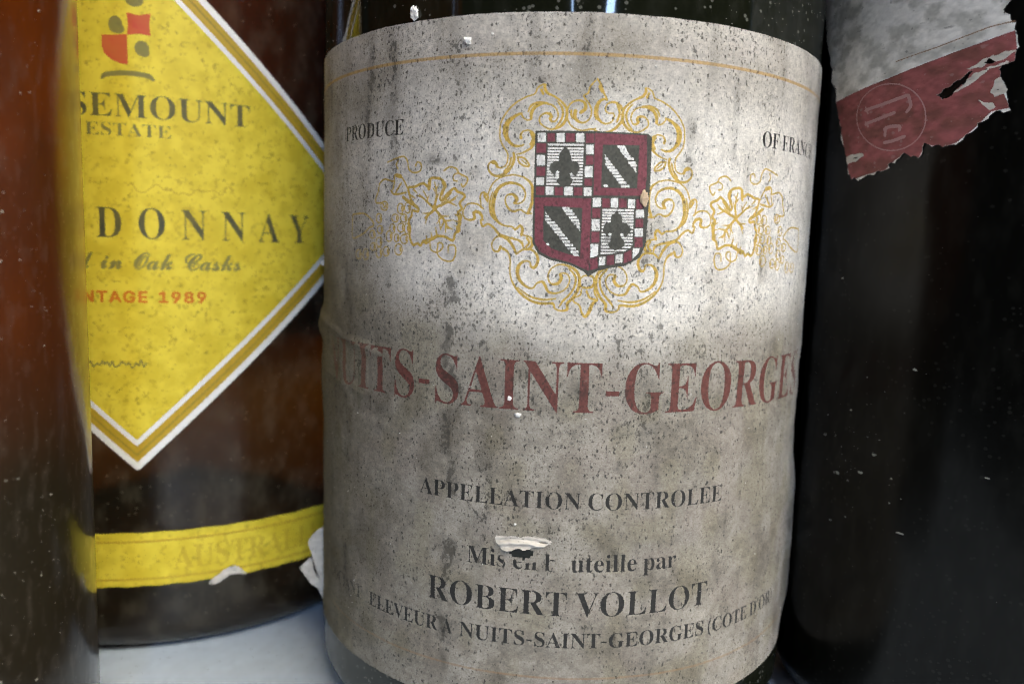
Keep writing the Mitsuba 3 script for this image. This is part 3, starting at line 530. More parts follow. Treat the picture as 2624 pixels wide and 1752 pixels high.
def paper_dirt_shade(p):
    """(paper colour, cover of dark mould, how much ink is left) on the grey label"""
    u, z = local(p, CEN)
    n1, n2 = fbm(u * 0.09 + 3, z * 0.09 + 9, 1.5, 3), fbm(u * 0.45, z * 0.45, 4.5, 3)
    n3, n4 = fbm(u * 2.2, z * 2.2, 7.5, 2), noise(u * 8.5, z * 8.5)
    # a tide line: the middle stayed dry and pale, the damp stained the rest
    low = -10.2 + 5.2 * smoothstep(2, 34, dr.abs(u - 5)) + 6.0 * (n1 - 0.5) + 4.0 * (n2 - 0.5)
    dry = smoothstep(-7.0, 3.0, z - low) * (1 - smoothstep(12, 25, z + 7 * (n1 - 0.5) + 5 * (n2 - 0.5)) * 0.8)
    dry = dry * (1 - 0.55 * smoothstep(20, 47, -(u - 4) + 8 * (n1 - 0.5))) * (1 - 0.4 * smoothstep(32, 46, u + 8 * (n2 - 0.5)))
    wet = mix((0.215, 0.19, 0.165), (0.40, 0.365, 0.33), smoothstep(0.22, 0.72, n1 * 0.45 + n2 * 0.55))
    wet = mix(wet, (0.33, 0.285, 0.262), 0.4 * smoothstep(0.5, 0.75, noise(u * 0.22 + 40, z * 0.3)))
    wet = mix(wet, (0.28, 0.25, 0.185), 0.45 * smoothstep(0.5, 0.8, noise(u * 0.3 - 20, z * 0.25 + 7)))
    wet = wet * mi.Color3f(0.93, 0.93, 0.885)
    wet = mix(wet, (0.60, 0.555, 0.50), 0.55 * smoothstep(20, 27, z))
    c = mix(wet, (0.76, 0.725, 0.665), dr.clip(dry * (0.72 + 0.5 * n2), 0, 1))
    c = mix(c, (0.105, 0.088, 0.055), 0.84 * smoothstep(15, 50, -u + 14 * (n1 - 0.5) - 0.25 * dr.maximum(z, 0)) * (1 - 0.5 * smoothstep(-4, 8, z)))  # left side darker: grime together with the fall-off of light, painted in
    c = mix(c, c * mi.Color3f(0.715, 0.70, 0.675), smoothstep(0.45, 0.72, fbm(u * 0.22 + 71, z * 0.16, 9.3, 3)) * 0.9)
    grain = 0.5 * noise(u * 13, z * 10, 5.1) + 0.5 * noise(u * 2.6, z * 11, 8.7)
    c = c * (0.70 + 0.60 * n3) * (0.84 + 0.32 * n4) * (0.80 + 0.40 * grain)
    # runs of dirt down the paper
    run = 1.25 * dr.exp(-dr.square((u + 16.2 + 1.6 * (noise(z * 0.2, 3.3) - 0.5)) / 1.2)) * smoothstep(0.28, 0.62, noise(z * 0.35, u * 0.4)) * (0.25 + 0.75 * smoothstep(4, -4, z)) * smoothstep(-62, -46, z)
    run += 0.45 * smoothstep(0.60, 0.80, noise(u * 0.75 + 3, z * 0.05, 2.9)) * smoothstep(0.4, 0.7, noise(u * 0.6, z * 0.22 + 8, 1.1))
    run += 0.8 * dr.exp(-dr.square((u + 26.5 + 2.0 * (noise(z * 0.25, 8.1) - 0.5)) / 0.9)) * smoothstep(0.45, 0.7, noise(z * 0.4 + 9, u * 0.5)) * smoothstep(-6, 8, z)
    run += 0.7 * dr.exp(-dr.square((u + 31.0 + 2.2 * (noise(z * 0.3, 4.4) - 0.5)) / 0.8)) * smoothstep(0.45, 0.7, noise(z * 0.35 + 3, u * 0.5)) * smoothstep(8, 16, z)
    run += 0.6 * dr.exp(-dr.square((u + 36.5 + 2.2 * (noise(z * 0.3, 6.4) - 0.5)) / 0.9)) * smoothstep(0.4, 0.7, noise(z * 0.35 + 13, u * 0.5)) * smoothstep(4, -8, z)
    run += 0.8 * dr.exp(-dr.square((u - 6.3 + 1.5 * (noise(z * 0.2, 5.7) - 0.5)) / 0.9)) * smoothstep(0.5, 0.75, noise(z * 0.4 + 30, u * 0.5)) * smoothstep(-14, -20, z)
    many = smoothstep(0.30, 0.68, n1 * 0.6 + fbm(u * 0.16 + 50, z * 0.16, 2.2, 2) * 0.4)
    many = many * (0.62 + 0.38 * smoothstep(-50, -10, z)) * (0.5 + 0.5 * smoothstep(44, 25, dr.abs(u)))
    many = dr.clip(0.02 + 0.95 * many + 0.55 * dr.exp(-dr.square((u + 13) / 11) - dr.square((z + 14) / 10)) + 0.25 * run, 0, 1.1)
    run = dr.clip(run, 0, 1)
    wu, wz = u + 0.35 * (n3 - 0.5), z + 0.35 * (n4 - 0.5)
    mould = 0.95 * fleck(wu, wz, 0.8, mi.Float(0.92) - 0.56 * many, 3.7, 1.5, 0.18)
    mould = dr.maximum(mould, 0.85 * fleck(wu, wz, 0.45, mi.Float(0.92) - 0.55 * many - 0.3 * run, 11.3, 1.5, 0.22))
    mould = dr.maximum(mould, 0.6 * fleck(wu, wz, 0.27, mi.Float(0.90) - 0.4 * many - 0.3 * run, 17.9, 1.3, 0.30))
    b1 = noise(u * 2.3 + 7, z * 1.6) * 0.6 + n4 * 0.25 + noise(u * 5.1, z * 3.6 + 4) * 0.25
    mould = dr.maximum(mould, 0.8 * smoothstep(0.80, 0.90, b1 + 0.13 * (many - 0.6) + 0.26 * run))
    mould = dr.maximum(mould, run * 0.75 * smoothstep(0.28, 0.66, n3))
    blot = dr.exp(-dr.square((u + 19.2) / 1.5) - dr.square((z - 10.6) / 0.6)) + dr.exp(-dr.square((u - 0.9) / 0.8) - dr.square((z + 17.6) / 0.9)) + 0.7 * dr.exp(-dr.square((u - 12.2) / 0.7) - dr.square((z + 19.8) / 0.8))
    blot += 1.6 * smoothstep(0.5, 0.38, dr.sqrt(dr.square(u + 5.5) + dr.square(z - 20.1))) + dr.exp(-dr.square((u + 27) / 1.4) - dr.square((z - 16) / 2.6)) * 0.5
    blot += dr.exp(-dr.square((u + 16.6) / 0.9) - dr.square((z + 51.6) / 0.9)) + 0.7 * dr.exp(-dr.square((u + 16.4) / 0.6) - dr.square((z + 55.5) / 1.2))
    mould = dr.maximum(mould, dr.clip(blot * smoothstep(0.25, 0.6, n3), 0, 0.9))
    ink = 0.4 + 0.6 * smoothstep(0.12, 0.38, n3 * 0.6 + n2 * 0.4) 
    ink = ink * (1 - 0.35 * smoothstep(24, 36, -u) * smoothstep(8, 0, z)) * (1 - 0.95 * smoothstep(40, 46, -u) * smoothstep(8, 0, z)) * (1 - 0.35 * smoothstep(33, 44, u))
    return c, dr.clip(mould * 0.88, 0, 1), ink


MOULD = (0.035, 0.033, 0.028)


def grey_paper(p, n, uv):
    c, m, _ = paper_dirt_shade(p)
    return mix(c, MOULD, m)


INKS = {'gold_ink': (0, (0.52, 0.345, 0.06), 0.95), 'rule_ink': (1, (0.44, 0.26, 0.07), 0.7), 'wine_ink': (2, (0.145, 0.055, 0.046), 1.0), 'black_ink': (3, (0.030, 0.029, 0.027), 1.05),
        'crest_black': (4, (0.080, 0.079, 0.066), 1.6), 'crest_red': (5, (0.200, 0.062, 0.076), 1.6), 'crest_white': (6, (0.74, 0.73, 0.70), 1.6), 'faint_rule': (7, (0.30, 0.17, 0.07), 0.45)}


def pick(t, rows, col=None):
    out = mi.Color3f(0) if col is None else mi.Float(0)
    for k, rgb, strong in rows:
        hit = dr.abs(t - (k + 0.5)) < 0.5
        out = dr.select(hit, mi.Color3f(rgb) if col is None else mi.Float(strong), out)
    return out


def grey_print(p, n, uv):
    c, m, k = paper_dirt_shade(p)
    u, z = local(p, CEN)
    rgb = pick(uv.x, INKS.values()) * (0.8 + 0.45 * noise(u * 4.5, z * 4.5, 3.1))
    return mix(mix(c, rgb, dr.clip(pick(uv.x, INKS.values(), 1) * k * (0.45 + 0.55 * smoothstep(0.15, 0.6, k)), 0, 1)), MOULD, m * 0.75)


def fibres(p, n, uv):
    u, z = local(p, CEN)
    return noise(u * 5, z * 5) + 0.6 * noise(u * 11, z * 11) + 0.8 * noise(u * 2.0, z * 3.0)


mat('grey_paper', grey_paper, 0.85, 0.15, fibres, 1.6e-5)
mat('grey_print', grey_print, 0.65, 0.25)


def bare_paper(p, n, uv):
    q = p * 1000
    return mi.Color3f(0.66, 0.615, 0.55) * (0.55 + 0.7 * fbm(q.x * 0.9, q.y * 0.9, q.z * 2.2, 4)) * (1 - 0.8 * fleck(q.x, q.z, 0.5, 0.8, 2.2, 1.0, 0.25))


mat('bare_paper', bare_paper, 0.9, 0.1)


def yellow_paper_c(p):
    u, z = local(p, YEL)
    a, b = fbm(u * 0.35 + 4, z * 0.35, 2.5, 4), fbm(u * 1.6, z * 1.6, 5.5, 2)
    c = mix((0.63, 0.485, 0.030), (0.75, 0.60, 0.052), smoothstep(0.3, 0.7, a))
    c = mix(c, (0.44, 0.31, 0.02), 0.5 * smoothstep(0.55, 0.75, b))
    c = mix(c, (0.20, 0.15, 0.02), 0.25 * smoothstep(0.74, 0.90, b * 0.6 + noise(u * 2.2, z * 1.6) * 0.5))
    return c, a


YINKS = {'yellow_paper': (0, (0, 0, 0), 0.0), 'yellow_gold': (1, (0.44, 0.27, 0.022), 0.85), 'yellow_gold_dark': (2, (0.16, 0.10, 0.02), 0.8), 'yellow_white': (3, (0.80, 0.79, 0.76), 1.1),
         'yellow_black': (4, (0.035, 0.04, 0.035), 0.95), 'yellow_grey': (5, (0.06, 0.07, 0.05), 0.8), 'yellow_red': (6, (0.52, 0.045, 0.03), 0.95), 'yellow_orange': (7, (0.56, 0.11, 0.012), 0.9),
         'yellow_faint': (8, (0.40, 0.25, 0.02), 0.4)}


def yellow_print(p, n, uv):
    c, a = yellow_paper_c(p)
    return mix(c, pick(uv.x, YINKS.values()), dr.clip(pick(uv.x, YINKS.values(), 1) * (0.75 + 0.35 * a), 0, 1))


mat('yellow_print', yellow_print, 0.55, 0.35)


def damp_white(p, n, uv):
    u, z = local(p, RIG)
    a, b = fbm(u * 0.4 + 2, z * 0.6, 8.1, 4), fbm(u * 1.5, z * 2.2, 3.3, 3)
    c = mix((0.84, 0.82, 0.78), (0.52, 0.51, 0.47), smoothstep(0.42, 0.68, a))
    return mix(c * (0.72 + 0.56 * b), (0.10, 0.10, 0.09), 0.6 * smoothstep(0.62, 0.74, b * 0.5 + noise(u * 1.9, z * 2.6, 4.4) * 0.5) * smoothstep(0.4, 0.6, a))


def damp_red(p, n, uv):
    u, z = local(p, RIG)
    a, b = fbm(u * 0.5 + 2, z * 0.7, 1.1, 4), fbm(u * 1.2, z * 2.4, 6.3, 3)
    c = mix((0.34, 0.105, 0.105), (0.22, 0.080, 0.068), smoothstep(0.35, 0.7, a))
    return mix(c * (0.62 + 0.75 * b), (0.45, 0.30, 0.29), 0.35 * fleck(u + b, z, 0.9, 0.88, 9.2, 0.7))


mat('damp_white', damp_white, 0.8, 0.2)
mat('damp_red', damp_red, 0.7, 0.25)
mat('damp_line', (0.30, 0.17, 0.10), 0.8, 0.2)
mat('damp_pink', (0.44, 0.24, 0.235), 0.8, 0.2)


def dusty(rgb, dust, b, amount, haze):
    def fn(p, n, uv):
        u, z = local(p, b)
        a = fbm(u * 0.25, z * 0.12, 3.1, 3)
        d = amount * fleck(u, z, 0.8, mi.Float(0.93) - 0.3 * smoothstep(0.45, 0.75, a), 8.8, 0.9, 0.35) + haze * smoothstep(0.42, 0.8, fbm(u * 0.8, z * 0.3, 5.2, 4))
        return mix(rgb, dust, dr.clip(d, 0, 1))
    return fn


def glass_bump(b):
    def fn(p, n, uv):
        u, z = local(p, b)
        return noise(u * 0.30, z * 0.12)
    return fn


mat('green_glass', dusty((0.007, 0.008, 0.004), (0.20, 0.20, 0.17), CEN, 0.5, 0.035), 0.045, 0.5, glass_bump(CEN), 0.5e-4, 3e-4)
mat('black_glass', dusty((0.0022, 0.0022, 0.0016), (0.16, 0.16, 0.14), RIG, 0.06, 0.022), 0.22, 0.25, glass_bump(RIG), 1.2e-4, 3e-4)
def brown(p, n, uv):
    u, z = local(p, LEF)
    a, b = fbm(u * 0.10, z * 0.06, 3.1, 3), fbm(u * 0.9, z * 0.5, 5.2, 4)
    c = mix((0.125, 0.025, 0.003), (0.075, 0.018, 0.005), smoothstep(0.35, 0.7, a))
    c = mix(c, (0.020, 0.015, 0.008), smoothstep(-1, -30, z + 16 * (a - 0.5)))      # light through the glass painted in: red above, dark lower half
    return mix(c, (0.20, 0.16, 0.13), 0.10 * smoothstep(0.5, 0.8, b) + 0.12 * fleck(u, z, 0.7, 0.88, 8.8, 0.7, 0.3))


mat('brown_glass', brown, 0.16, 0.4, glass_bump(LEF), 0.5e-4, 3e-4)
def film(p, n, uv):
    u, z = local(p, YEL)
    return 0.03 + 0.09 * smoothstep(0.35, 0.8, fbm(u * 0.5, z * 0.3, 2.2, 4)) + 0.12 * fleck(u, z, 0.9, 0.9, 4.1, 1.0, 0.3)


scene['amber_glass'] = {'type': 'blendbsdf', 'weight': proc(film),
                        'clear': {'type': 'roughdielectric', 'alpha': 0.06, 'int_ior': 1.45, 'ext_ior': 1.0, 'specular_transmittance': {'type': 'rgb', 'value': [0.47, 0.265, 0.078]}},
                        'dust': {'type': 'twosided', 'bsdf': {'type': 'diffuse', 'reflectance': {'type': 'rgb', 'value': [0.28, 0.25, 0.17]}}}}
mat('crumb_white', (0.84, 0.83, 0.80), 0.9, 0.1)
mat('crumb_beige', (0.66, 0.50, 0.34), 0.9, 0.1)
mat('dust_grey', (0.42, 0.38, 0.32), 0.9, 0.1)
mat('dust_dim', (0.22, 0.22, 0.20), 0.9, 0.1)


def shelf_paint(p, n, uv):
    q = p * 1000
    return mi.Color3f(0.46, 0.53, 0.61) * (0.93 + 0.12 * fbm(q.x * 0.06, q.y * 0.06, 0.3, 3)) * (0.9 + 0.2 * fbm(q.x * 0.8, q.y * 0.5, 3.3, 4)) * (1 - 0.15 * fleck(q.x, q.y, 0.9, 0.9, 1.5, 1.0, 0.3))


mat('shelf_paint', shelf_paint, 0.45, 0.4)
mat('wall_board', lambda p, n, uv: mix((0.20, 0.12, 0.065), (0.12, 0.07, 0.04), fbm(p.x * 8, p.y * 8, p.z * 60, 3)), 0.7, 0.2)

# ------------------------------------------------------------------ the shelf and the board behind
def slab(lo, hi):
    m = trimesh.creation.box(extents=np.subtract(hi, lo))
    m.apply_translation((np.asarray(lo) + hi) / 2)
    return m


add('shelf', slab([-0.8, -0.02, -0.03], [0.8, 0.42, 0.0]), 'shelf_paint', label='pale blue-grey painted shelf under the bottles', kind='structure')
add('back_wall', slab([-0.8, 0.42, -0.03], [0.8, 0.44, 0.6]), 'wall_board', label='dark brown board behind the bottles', kind='structure')


# ------------------------------------------------------------------ bottles
def bottle_mesh(b, body, total, neck, shoulder, heel=6.0, seg=160):
    """one lathe: base with a punt, rounded heel, straight body, sloping shoulder, neck with its ring"""
    R = b[2]
    prof = [(0.01, 22.0), (R * 0.3, 17.0), (R * 0.62, 5.0), (R * 0.76, 1.0), (R - heel * 0.9, 0.0)]
    prof += [(R - heel + heel * math.sin(a), heel - heel * math.cos(a)) for a in np.linspace(0.25, math.pi / 2, 8)]
    prof += [(R, h) for h in np.linspace(heel, body, 14)[1:]]
    for t in np.linspace(0, 1, 16)[1:]:
        s = t * t * (3 - 2 * t)
        prof.append((R + (neck - R) * s, body + shoulder * t))
    prof += [(neck, total - 22), (neck, total - 19), (neck + 2, total - 18), (neck + 2, total - 12), (neck, total - 11), (neck, total - 0.6), (neck - 0.6, total), (0.01, total)]
    m = trimesh.creation.revolve(np.array(prof) * 0.001, sections=seg)
    if m.volume < 0:
        m.invert()
    m.apply_translation([b[0] * 0.001, b[1] * 0.001, 0])
    return m


def light_block_mesh(b):  # dark layer added inside the base to stop light glowing up from the shelf
    R = b[2]
    prof = [(0.01, 23.0), (R * 0.3, 18.0), (R * 0.62, 6.2), (R * 0.76, 2.2), (R - 5.4, 1.3), (R - 3.0, 2.4), (R - 1.6, 4.6), (R - 0.9, 8.0), (R - 1.4, 8.6), (R - 4, 6.0), (R * 0.76, 4.2), (R * 0.62, 8.2), (R * 0.3, 20.0), (0.01, 25.0)]
    m = trimesh.creation.revolve(np.array(prof) * 0.001, sections=96)
    if m.volume < 0:
        m.invert()
    m.apply_translation([b[0] * 0.001, b[1] * 0.001, 0])
    return m


mat('light_block', lambda p, n, uv: mi.Color3f(0.045, 0.040, 0.018) * (0.5 + fbm(p.x * 300, p.y * 300, p.z * 300, 3)), 0.95, 0.05)
GROUP = 'old wine bottles standing on the shelf'
tag('wine_bottle', 'dark green wine bottle in front with a mould-speckled grey label and red crest', 'wine bottle', GROUP)
tag('wine_bottle_001', 'amber white wine bottle with a bright yellow diamond label and yellow stripe', 'wine bottle', GROUP)
tag('wine_bottle_002', 'plain reddish brown wine bottle at the far left, dusty and without a label', 'wine bottle', GROUP)
tag('wine_bottle_003', 'black wine bottle at the far right with a torn white and red label', 'wine bottle', GROUP)
add('wine_bottle__glass_body', bottle_mesh(CEN, 152, 300, 14.5, 70), 'green_glass', 40)
add('wine_bottle_001__glass_body', bottle_mesh(YEL, 160, 310, 15.5, 80), 'amber_glass', 40)
add('wine_bottle_001__light_block', light_block_mesh(YEL), 'light_block', 40, 'dark layer added on the base inside the amber bottle to block light')
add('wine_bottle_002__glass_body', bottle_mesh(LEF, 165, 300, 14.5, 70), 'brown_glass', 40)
add('wine_bottle_003__glass_body', bottle_mesh(RIG, 160, 300, 14.0, 50), 'black_glass', 40)


# ------------------------------------------------------------------ the grey label in the middle
def sm(a, b, x):
    t = np.clip((np.asarray(x, float) - a) / (b - a), 0, 1)
    return t * t * (3 - 2 * t)


def lift_grey(u, z, up=0.0):
    u, z = np.asarray(u, float), np.asarray(z, float)
    l = 0.16 + 0 * u
    l += 0.85 * np.exp(-((u + 53) / 6) ** 2 - ((z + 13.5) / 1.9) ** 2) + 0.35 * np.exp(-((u + 52) / 7) ** 2 - ((z + 22) / 3.5) ** 2)
    ridge = z + 12.2 + 0.16 * (u + 48)
    l += 0.26 * np.exp(-(ridge / 0.6) ** 2) * sm(-22, -34, u)
    l += 0.14 * np.exp(-((z + 21.5 + 0.1 * (u + 30)) / 0.8) ** 2) * sm(-24, -33, u)
    l += 0.75 * sm(44.5, 49.3, u) * sm(-30, -38, z) * sm(-60, -53, z)
    P = np.stack([u * 0.035, z * 0.30, 0 * u + 2.0], -1)
    Q = np.stack([u * 0.16 + 9, z * 0.22, 0 * u + 5.0], -1)
    l += 1.9 * (0.16 * (meshkit.fbm(P, 3, 4) - 0.5) + 0.12 * (meshkit.fbm(Q, 3, 9) - 0.5)) * (0.35 + 0.65 * sm(-4, -16, z))
    l -= 0.10 * np.exp(-((u + 7.0) / 1.0) ** 2 - ((z + 32.3) / 0.9) ** 2) - 0.18 * np.exp(-((u + 2.6) / 0.55) ** 2 - ((z + 31.3) / 0.7) ** 2)
    l += 0.22 * np.exp(-((u - 16.2) / 0.8) ** 2 - ((z + 46.2) / 0.8) ** 2)
    return l + up


U0, U1, Z0, Z1 = -54.5, 49.3, -61.2, 27.9
HOLE = Polygon(nums('-770 -3953 -730 -3886 -645 -3867 -515 -3855 -456 -3884 -464 -3956 -500 -4003 -525 -3982 -560 -4012 -620 -3991 -709 -3974'))
uu, zz = np.linspace(U0, U1, 300), np.linspace(Z0, Z1, 260)
gu, gz = np.meshgrid(uu, zz)
r = 6.5                                                       # rounded lower corners: each row is squeezed into its own width
d = np.clip((Z0 + r - zz) / r, 0, 1)
cut = (r - r * np.sqrt(1 - d ** 2)) * 1.0
rag = 0.10 * (meshkit.fbm(np.stack([zz * 0.9, 0 * zz, 0 * zz], -1), 3, 2) - 0.5)
lo, hi = U0 + cut + rag, U1 - cut + 2 * rag
gu = lo[:, None] + (gu - U0) / (U1 - U0) * (hi - lo)[:, None]
ragz = 0.14 * (meshkit.fbm(np.stack([uu * 0.5, 0 * uu, 0 * uu + 4], -1), 4, 3) - 0.5)
gz[-1] += ragz
gz[0] += ragz[::-1]
i, j = np.meshgrid(np.arange(259), np.arange(299), indexing='ij')
q = np.stack([i * 300 + j, i * 300 + j + 1, (i + 1) * 300 + j + 1, (i + 1) * 300 + j], -1).reshape(-1, 4)
fl_u, fl_z = gu.ravel(), gz.ravel()
import shapely
keep = ~shapely.contains_xy(HOLE, fl_u[q].mean(1), fl_z[q].mean(1))
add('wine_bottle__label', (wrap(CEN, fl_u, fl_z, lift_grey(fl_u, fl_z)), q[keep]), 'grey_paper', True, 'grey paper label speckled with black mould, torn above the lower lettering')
LB = 'wine_bottle__label__'
INK = lambda k: (lambda u, z: lift_grey(u, z, 0.05 + 0.035 * k))

rows = STROKES.strip().split('\n')
cutat = rows.index('=')
def strokes(rs, flip):
    out = []
    for s in rs:
        m, p, w = s.split(';')
        p = nums(p)
        w = np.array(w.split(), float) / 100
        w = np.where(w > 0.3, w * 0.85 + 0.04, w * 1.2 + 0.03)
        out.append(stroke(p, w))
        if m == '1' and flip:
            pm = p.copy(); pm[:, 0] = 2.0 - pm[:, 0]
            out.append(stroke(pm, w))
    return out
sheet(LB + 'scroll_frame', CEN, union_all(strokes(rows[:cutat], True)), INK(0), 'gold_ink', 1.5)
vine = union_all(strokes(rows[cutat + 1:], False))
sheet(LB + 'vine_leaf', CEN, vine, INK(0), 'gold_ink', 1.5, 'gold vine leaf and grapes left of the crest, fading to the left')
sheet(LB + 'vine_leaf_001', CEN, affinity.affine_transform(vine, [-1, 0, 0, 1, 2.0, 0]), INK(0), 'gold_ink', 1.5, 'gold vine leaf and grapes right of the crest')
top = np.array([(u, 23.1) for u in np.linspace(U0 + 1, U1 - 1, 80)])
sheet(LB + 'gold_rule', CEN, LineString(top).buffer(0.2), INK(0), 'rule_ink', 1.5)
sheet(LB + 'gold_rule_001', CEN, LineString([(u, -56.05) for u in np.linspace(-46, 44, 80)]).buffer(0.13), INK(0), 'faint_rule', 1.5)

parts = {'d': [], 'r': [], 'w': []}
for line in SHIELD.strip().split('\n'):
    k, rest = line[0], line[2:].split(';')
    if k == 'f':
        parts['r'].append(Polygon(nums(rest[0]), [nums(rest[1])]).buffer(0))
    else:
        parts[k].append(Polygon(nums(rest[0])).buffer(0))
sheet(LB + 'crest', CEN, union_all(parts['d']).buffer(0.08), INK(1), 'crest_black', 1.5, 'dark printed shield with maroon borders and white checks')
sheet(LB + 'crest_border', CEN, union_all(parts['r']).buffer(-0.02), INK(2), 'crest_red', 1.5)
sheet(LB + 'crest_checks', CEN, union_all([g.buffer(-0.02).buffer(0.03) for g in parts['w']]), INK(3), 'crest_white', 1.5)

tear = Polygon([(-8.3, -41.0), (-7.9, -39.9), (-5.6, -40.6), (-3.4, -40.2), (-2.9, -38.5), (-8.5, -38.2)])
lost = Polygon([(-1.9, -41.9), (-2.0, -40.2), (-1.2, -39.5), (0.3, -39.6), (0.35, -41.6), (-0.6, -42.1)])
LINES = [
    ('wine_lettering', 'wine_ink', text('NUITS-SAINT-GEORGES', 'b', -44.6, 42.8, -20.5, 6.45, 0.06)),
    ('black_lettering', 'black_ink', text('APPELLATION CONTROLÉE', 'b', -20.66, 21.88, -33.08, 2.22, 0.028)),
    ('black_lettering_001', 'black_ink', text('Mis en bouteille par', 'b', -13.35, 14.91, -41.4, 2.3, 0.015).difference(tear).difference(lost)),
    ('black_lettering_002', 'black_ink', text('ROBERT VOLLOT', 'b', -19.07, 20.38, -47.45, 3.3, 0.045)),
    ('black_lettering_003', 'black_ink', union_all([text('NEGOCIANT', 'b', -46.5, -32.2, -51.8, 2.0, 0.012), text('ELEVEUR', 'b', -30.2, -17.4, -51.85, 2.0, 0.012), text('A', 'b', -16.75, -15.2, -51.8, 2.0, 0.012),
                                                    text('NUITS-SAINT-GEORGES', 'b', -14.1, 20.1, -51.8, 2.05, 0.012), text("(COTE D'OR)", 'b', 20.9, 37.5, -51.8, 1.95, 0.012)])),
    ('black_lettering_004', 'black_ink', text('PRODUCE', 'b', -37.55, -24.4, 14.0, 2.0, 0.012)),
    ('black_lettering_005', 'black_ink', text('OF FRANCE', 'b', 25.25, 41.6, 14.0, 2.0, 0.012)),
]
for k, m, g in LINES:
    sheet(LB + k, CEN, g, INK(0), m, 1.4)

# the paper curled out over the tear, and two torn tongues at the left edge
fp = ragged(nums('-977 -3728 -850 -3706 -718 -3696 -588 -3687 -426 -3680 -296 -3698 -212 -3727 -165 -3785 -228 -3815 -322 -3874 -386 -3892 -450 -3910 -515 -3919 -645 -3927 -724 -3932 -789 -3966 -876 -3952 -925 -3891 -980 -3843 -988 -3784') * [0.94, 0.72] + [-0.3, -10.35], 0.55, 21, 0.12)
v, f = flat(fp, 0.16)
t = np.clip((-36.75 - v[:, 1] - 0.02 * np.abs(v[:, 0] + 5)) / 2.6, 0, 1)
side = sm(-10.2, -8.4, v[:, 0]) * sm(-1.4, -4.2, v[:, 0])
l = 0.20 + side * 0.36 * np.sin(np.clip(t * 1.1, 0, 1) * np.pi / 2)
l += 0.22 * np.sin(t * 17 + 1.2 * np.sin(v[:, 0] * 0.8)) * side * sm(0.12, 0.4, t)
l += 0.28 * (meshkit.fbm(np.stack([v[:, 0] * 1.2, v[:, 1] * 3, 0 * t], -1), 4, 5) - 0.5)
w = wrap(CEN, v[:, 0], v[:, 1], l)
add(LB + 'torn_flap', (w, f), 'bare_paper', True, 'white torn paper flap curling out above the lower lettering')


def tongue(key, pts, yaw, curl, label):
    p = Polygon(np.array(pts, float))
    v, f = flat(p, 0.3)
    th = -1.33
    P0 = np.array([CEN[0] + 40.1 * math.sin(th), CEN[1] - 40.1 * math.cos(th)])
    e = np.array([math.sin(th - yaw), -math.cos(th - yaw)])
    nrm = np.array([-e[1], e[0]])
    s, z = v[:, 0], v[:, 1]
    off = curl * np.clip(s, 0, 9) ** 2 + 0.25 * (meshkit.fbm(np.stack([s * 0.8, z * 0.5, 0 * s], -1), 3, 6) - 0.5)
    xy = P0 + s[:, None] * e + off[:, None] * nrm
    V = np.column_stack([xy, z + EYE * 1000]) * 0.001
    m = trimesh.Trimesh(V, f, process=False)
    add(key, m, 'bare_paper', True, label)


tongue(LB + 'torn_edge', [(-0.6, -47.2), (0.2, -48), (0.8, -48.3), (1.75, -49.2), (2.4, -50), (2.5, -50.9), (2.1, -52), (1.75, -53.6), (1.2, -55.5), (0.4, -57.7), (0, -60.6), (-0.6, -60.6)], 0.10, 0.06, 'torn white paper tongue standing off the left edge')
tongue(LB + 'torn_edge_001', [(2.3, -53), (4, -54.4), (3.4, -55.5), (2.7, -56.6), (2.1, -57.7), (0.9, -58.7), (0, -61), (-0.4, -60), (0.3, -57.7), (1.6, -55.5), (2.0, -53.2)], -0.12, 0.05, 'lower torn white paper tongue at the left edge')

# ------------------------------------------------------------------ the yellow label and stripe
YB = 'wine_bottle_001__'
cu, cz = 10.3, 4.95
def dia(inset):
    a, b_ = 45.2 - inset * 1.414, 44.0 - inset * 1.414
    return Polygon([(cu - a, cz), (cu, cz - b_), (cu + a, cz), (cu, cz + b_)])
sheet(YB + 'diamond_label', YEL, dia(0).buffer(-0.5).buffer(0.5), 0.20, 'yellow_white', 1.6, 'yellow diamond label with a white and gold border')
YL = YB + 'diamond_label__'
sheet(YL + 'gold_border', YEL, dia(1.05).difference(dia(3.0)), 0.27, 'yellow_gold', 1.6)
sheet(YL + 'border_line', YEL, dia(1.85).difference(dia(2.08)), 0.33, 'yellow_gold_dark', 1.6)
sheet(YL + 'yellow_field', YEL, dia(3.75), 0.27, 'yellow_paper', 1.6)
LINES = [
    ('lettering', 'yellow_black', union_all([text('ROSE', 'b', -6.6, 8.0, 18.35, 3.55, 0.04), text('MOUNT', 'b', 8.25, 28.6, 18.35, 3.55, 0.04)])),
    ('lettering_001', 'yellow_grey', text('ESTATE', 'b', 3.9, 16.5, 15.45, 1.95, 0.03)),
    ('lettering_002', 'yellow_black', text('CHARDONNAY', 'b', -18.9, 39.3, -0.55, 4.85, 0.05, 520)),
    ('script_lettering', 'yellow_grey', text('Matured in Oak Casks', 's', -10.2, 26.8, -5.5, 2.9, -0.05, 0, 500)),
    ('red_lettering', 'yellow_orange', text('VINTAGE 1989', 'g', -0.9, 21.3, -10.85, 1.72, -0.03, 120, 620)),
]
for k, m, g in LINES:
    sheet(YL + k, YEL, g, 0.34, m, 1.6)
def scribble(u0, u1, z, h, n, w, seed):
    r_ = np.random.default_rng(seed)
    pts = [(u0 + (u1 - u0) * k / n, z + h * (r_.random() - 0.5) * (1 if k % 2 else -1)) for k in range(n + 1)]
    return stroke(pts, [w])
sheet(YL + 'gold_script', YEL, scribble(10.5, 25.8, 7.4, 1.9, 16, 0.26, 3), 0.34, 'yellow_faint', 1.6)
sheet(YL + 'small_script', YEL, scribble(2.5, 12.0, -21.0, 1.3, 26, 0.24, 8), 0.34, 'yellow_grey', 1.6)
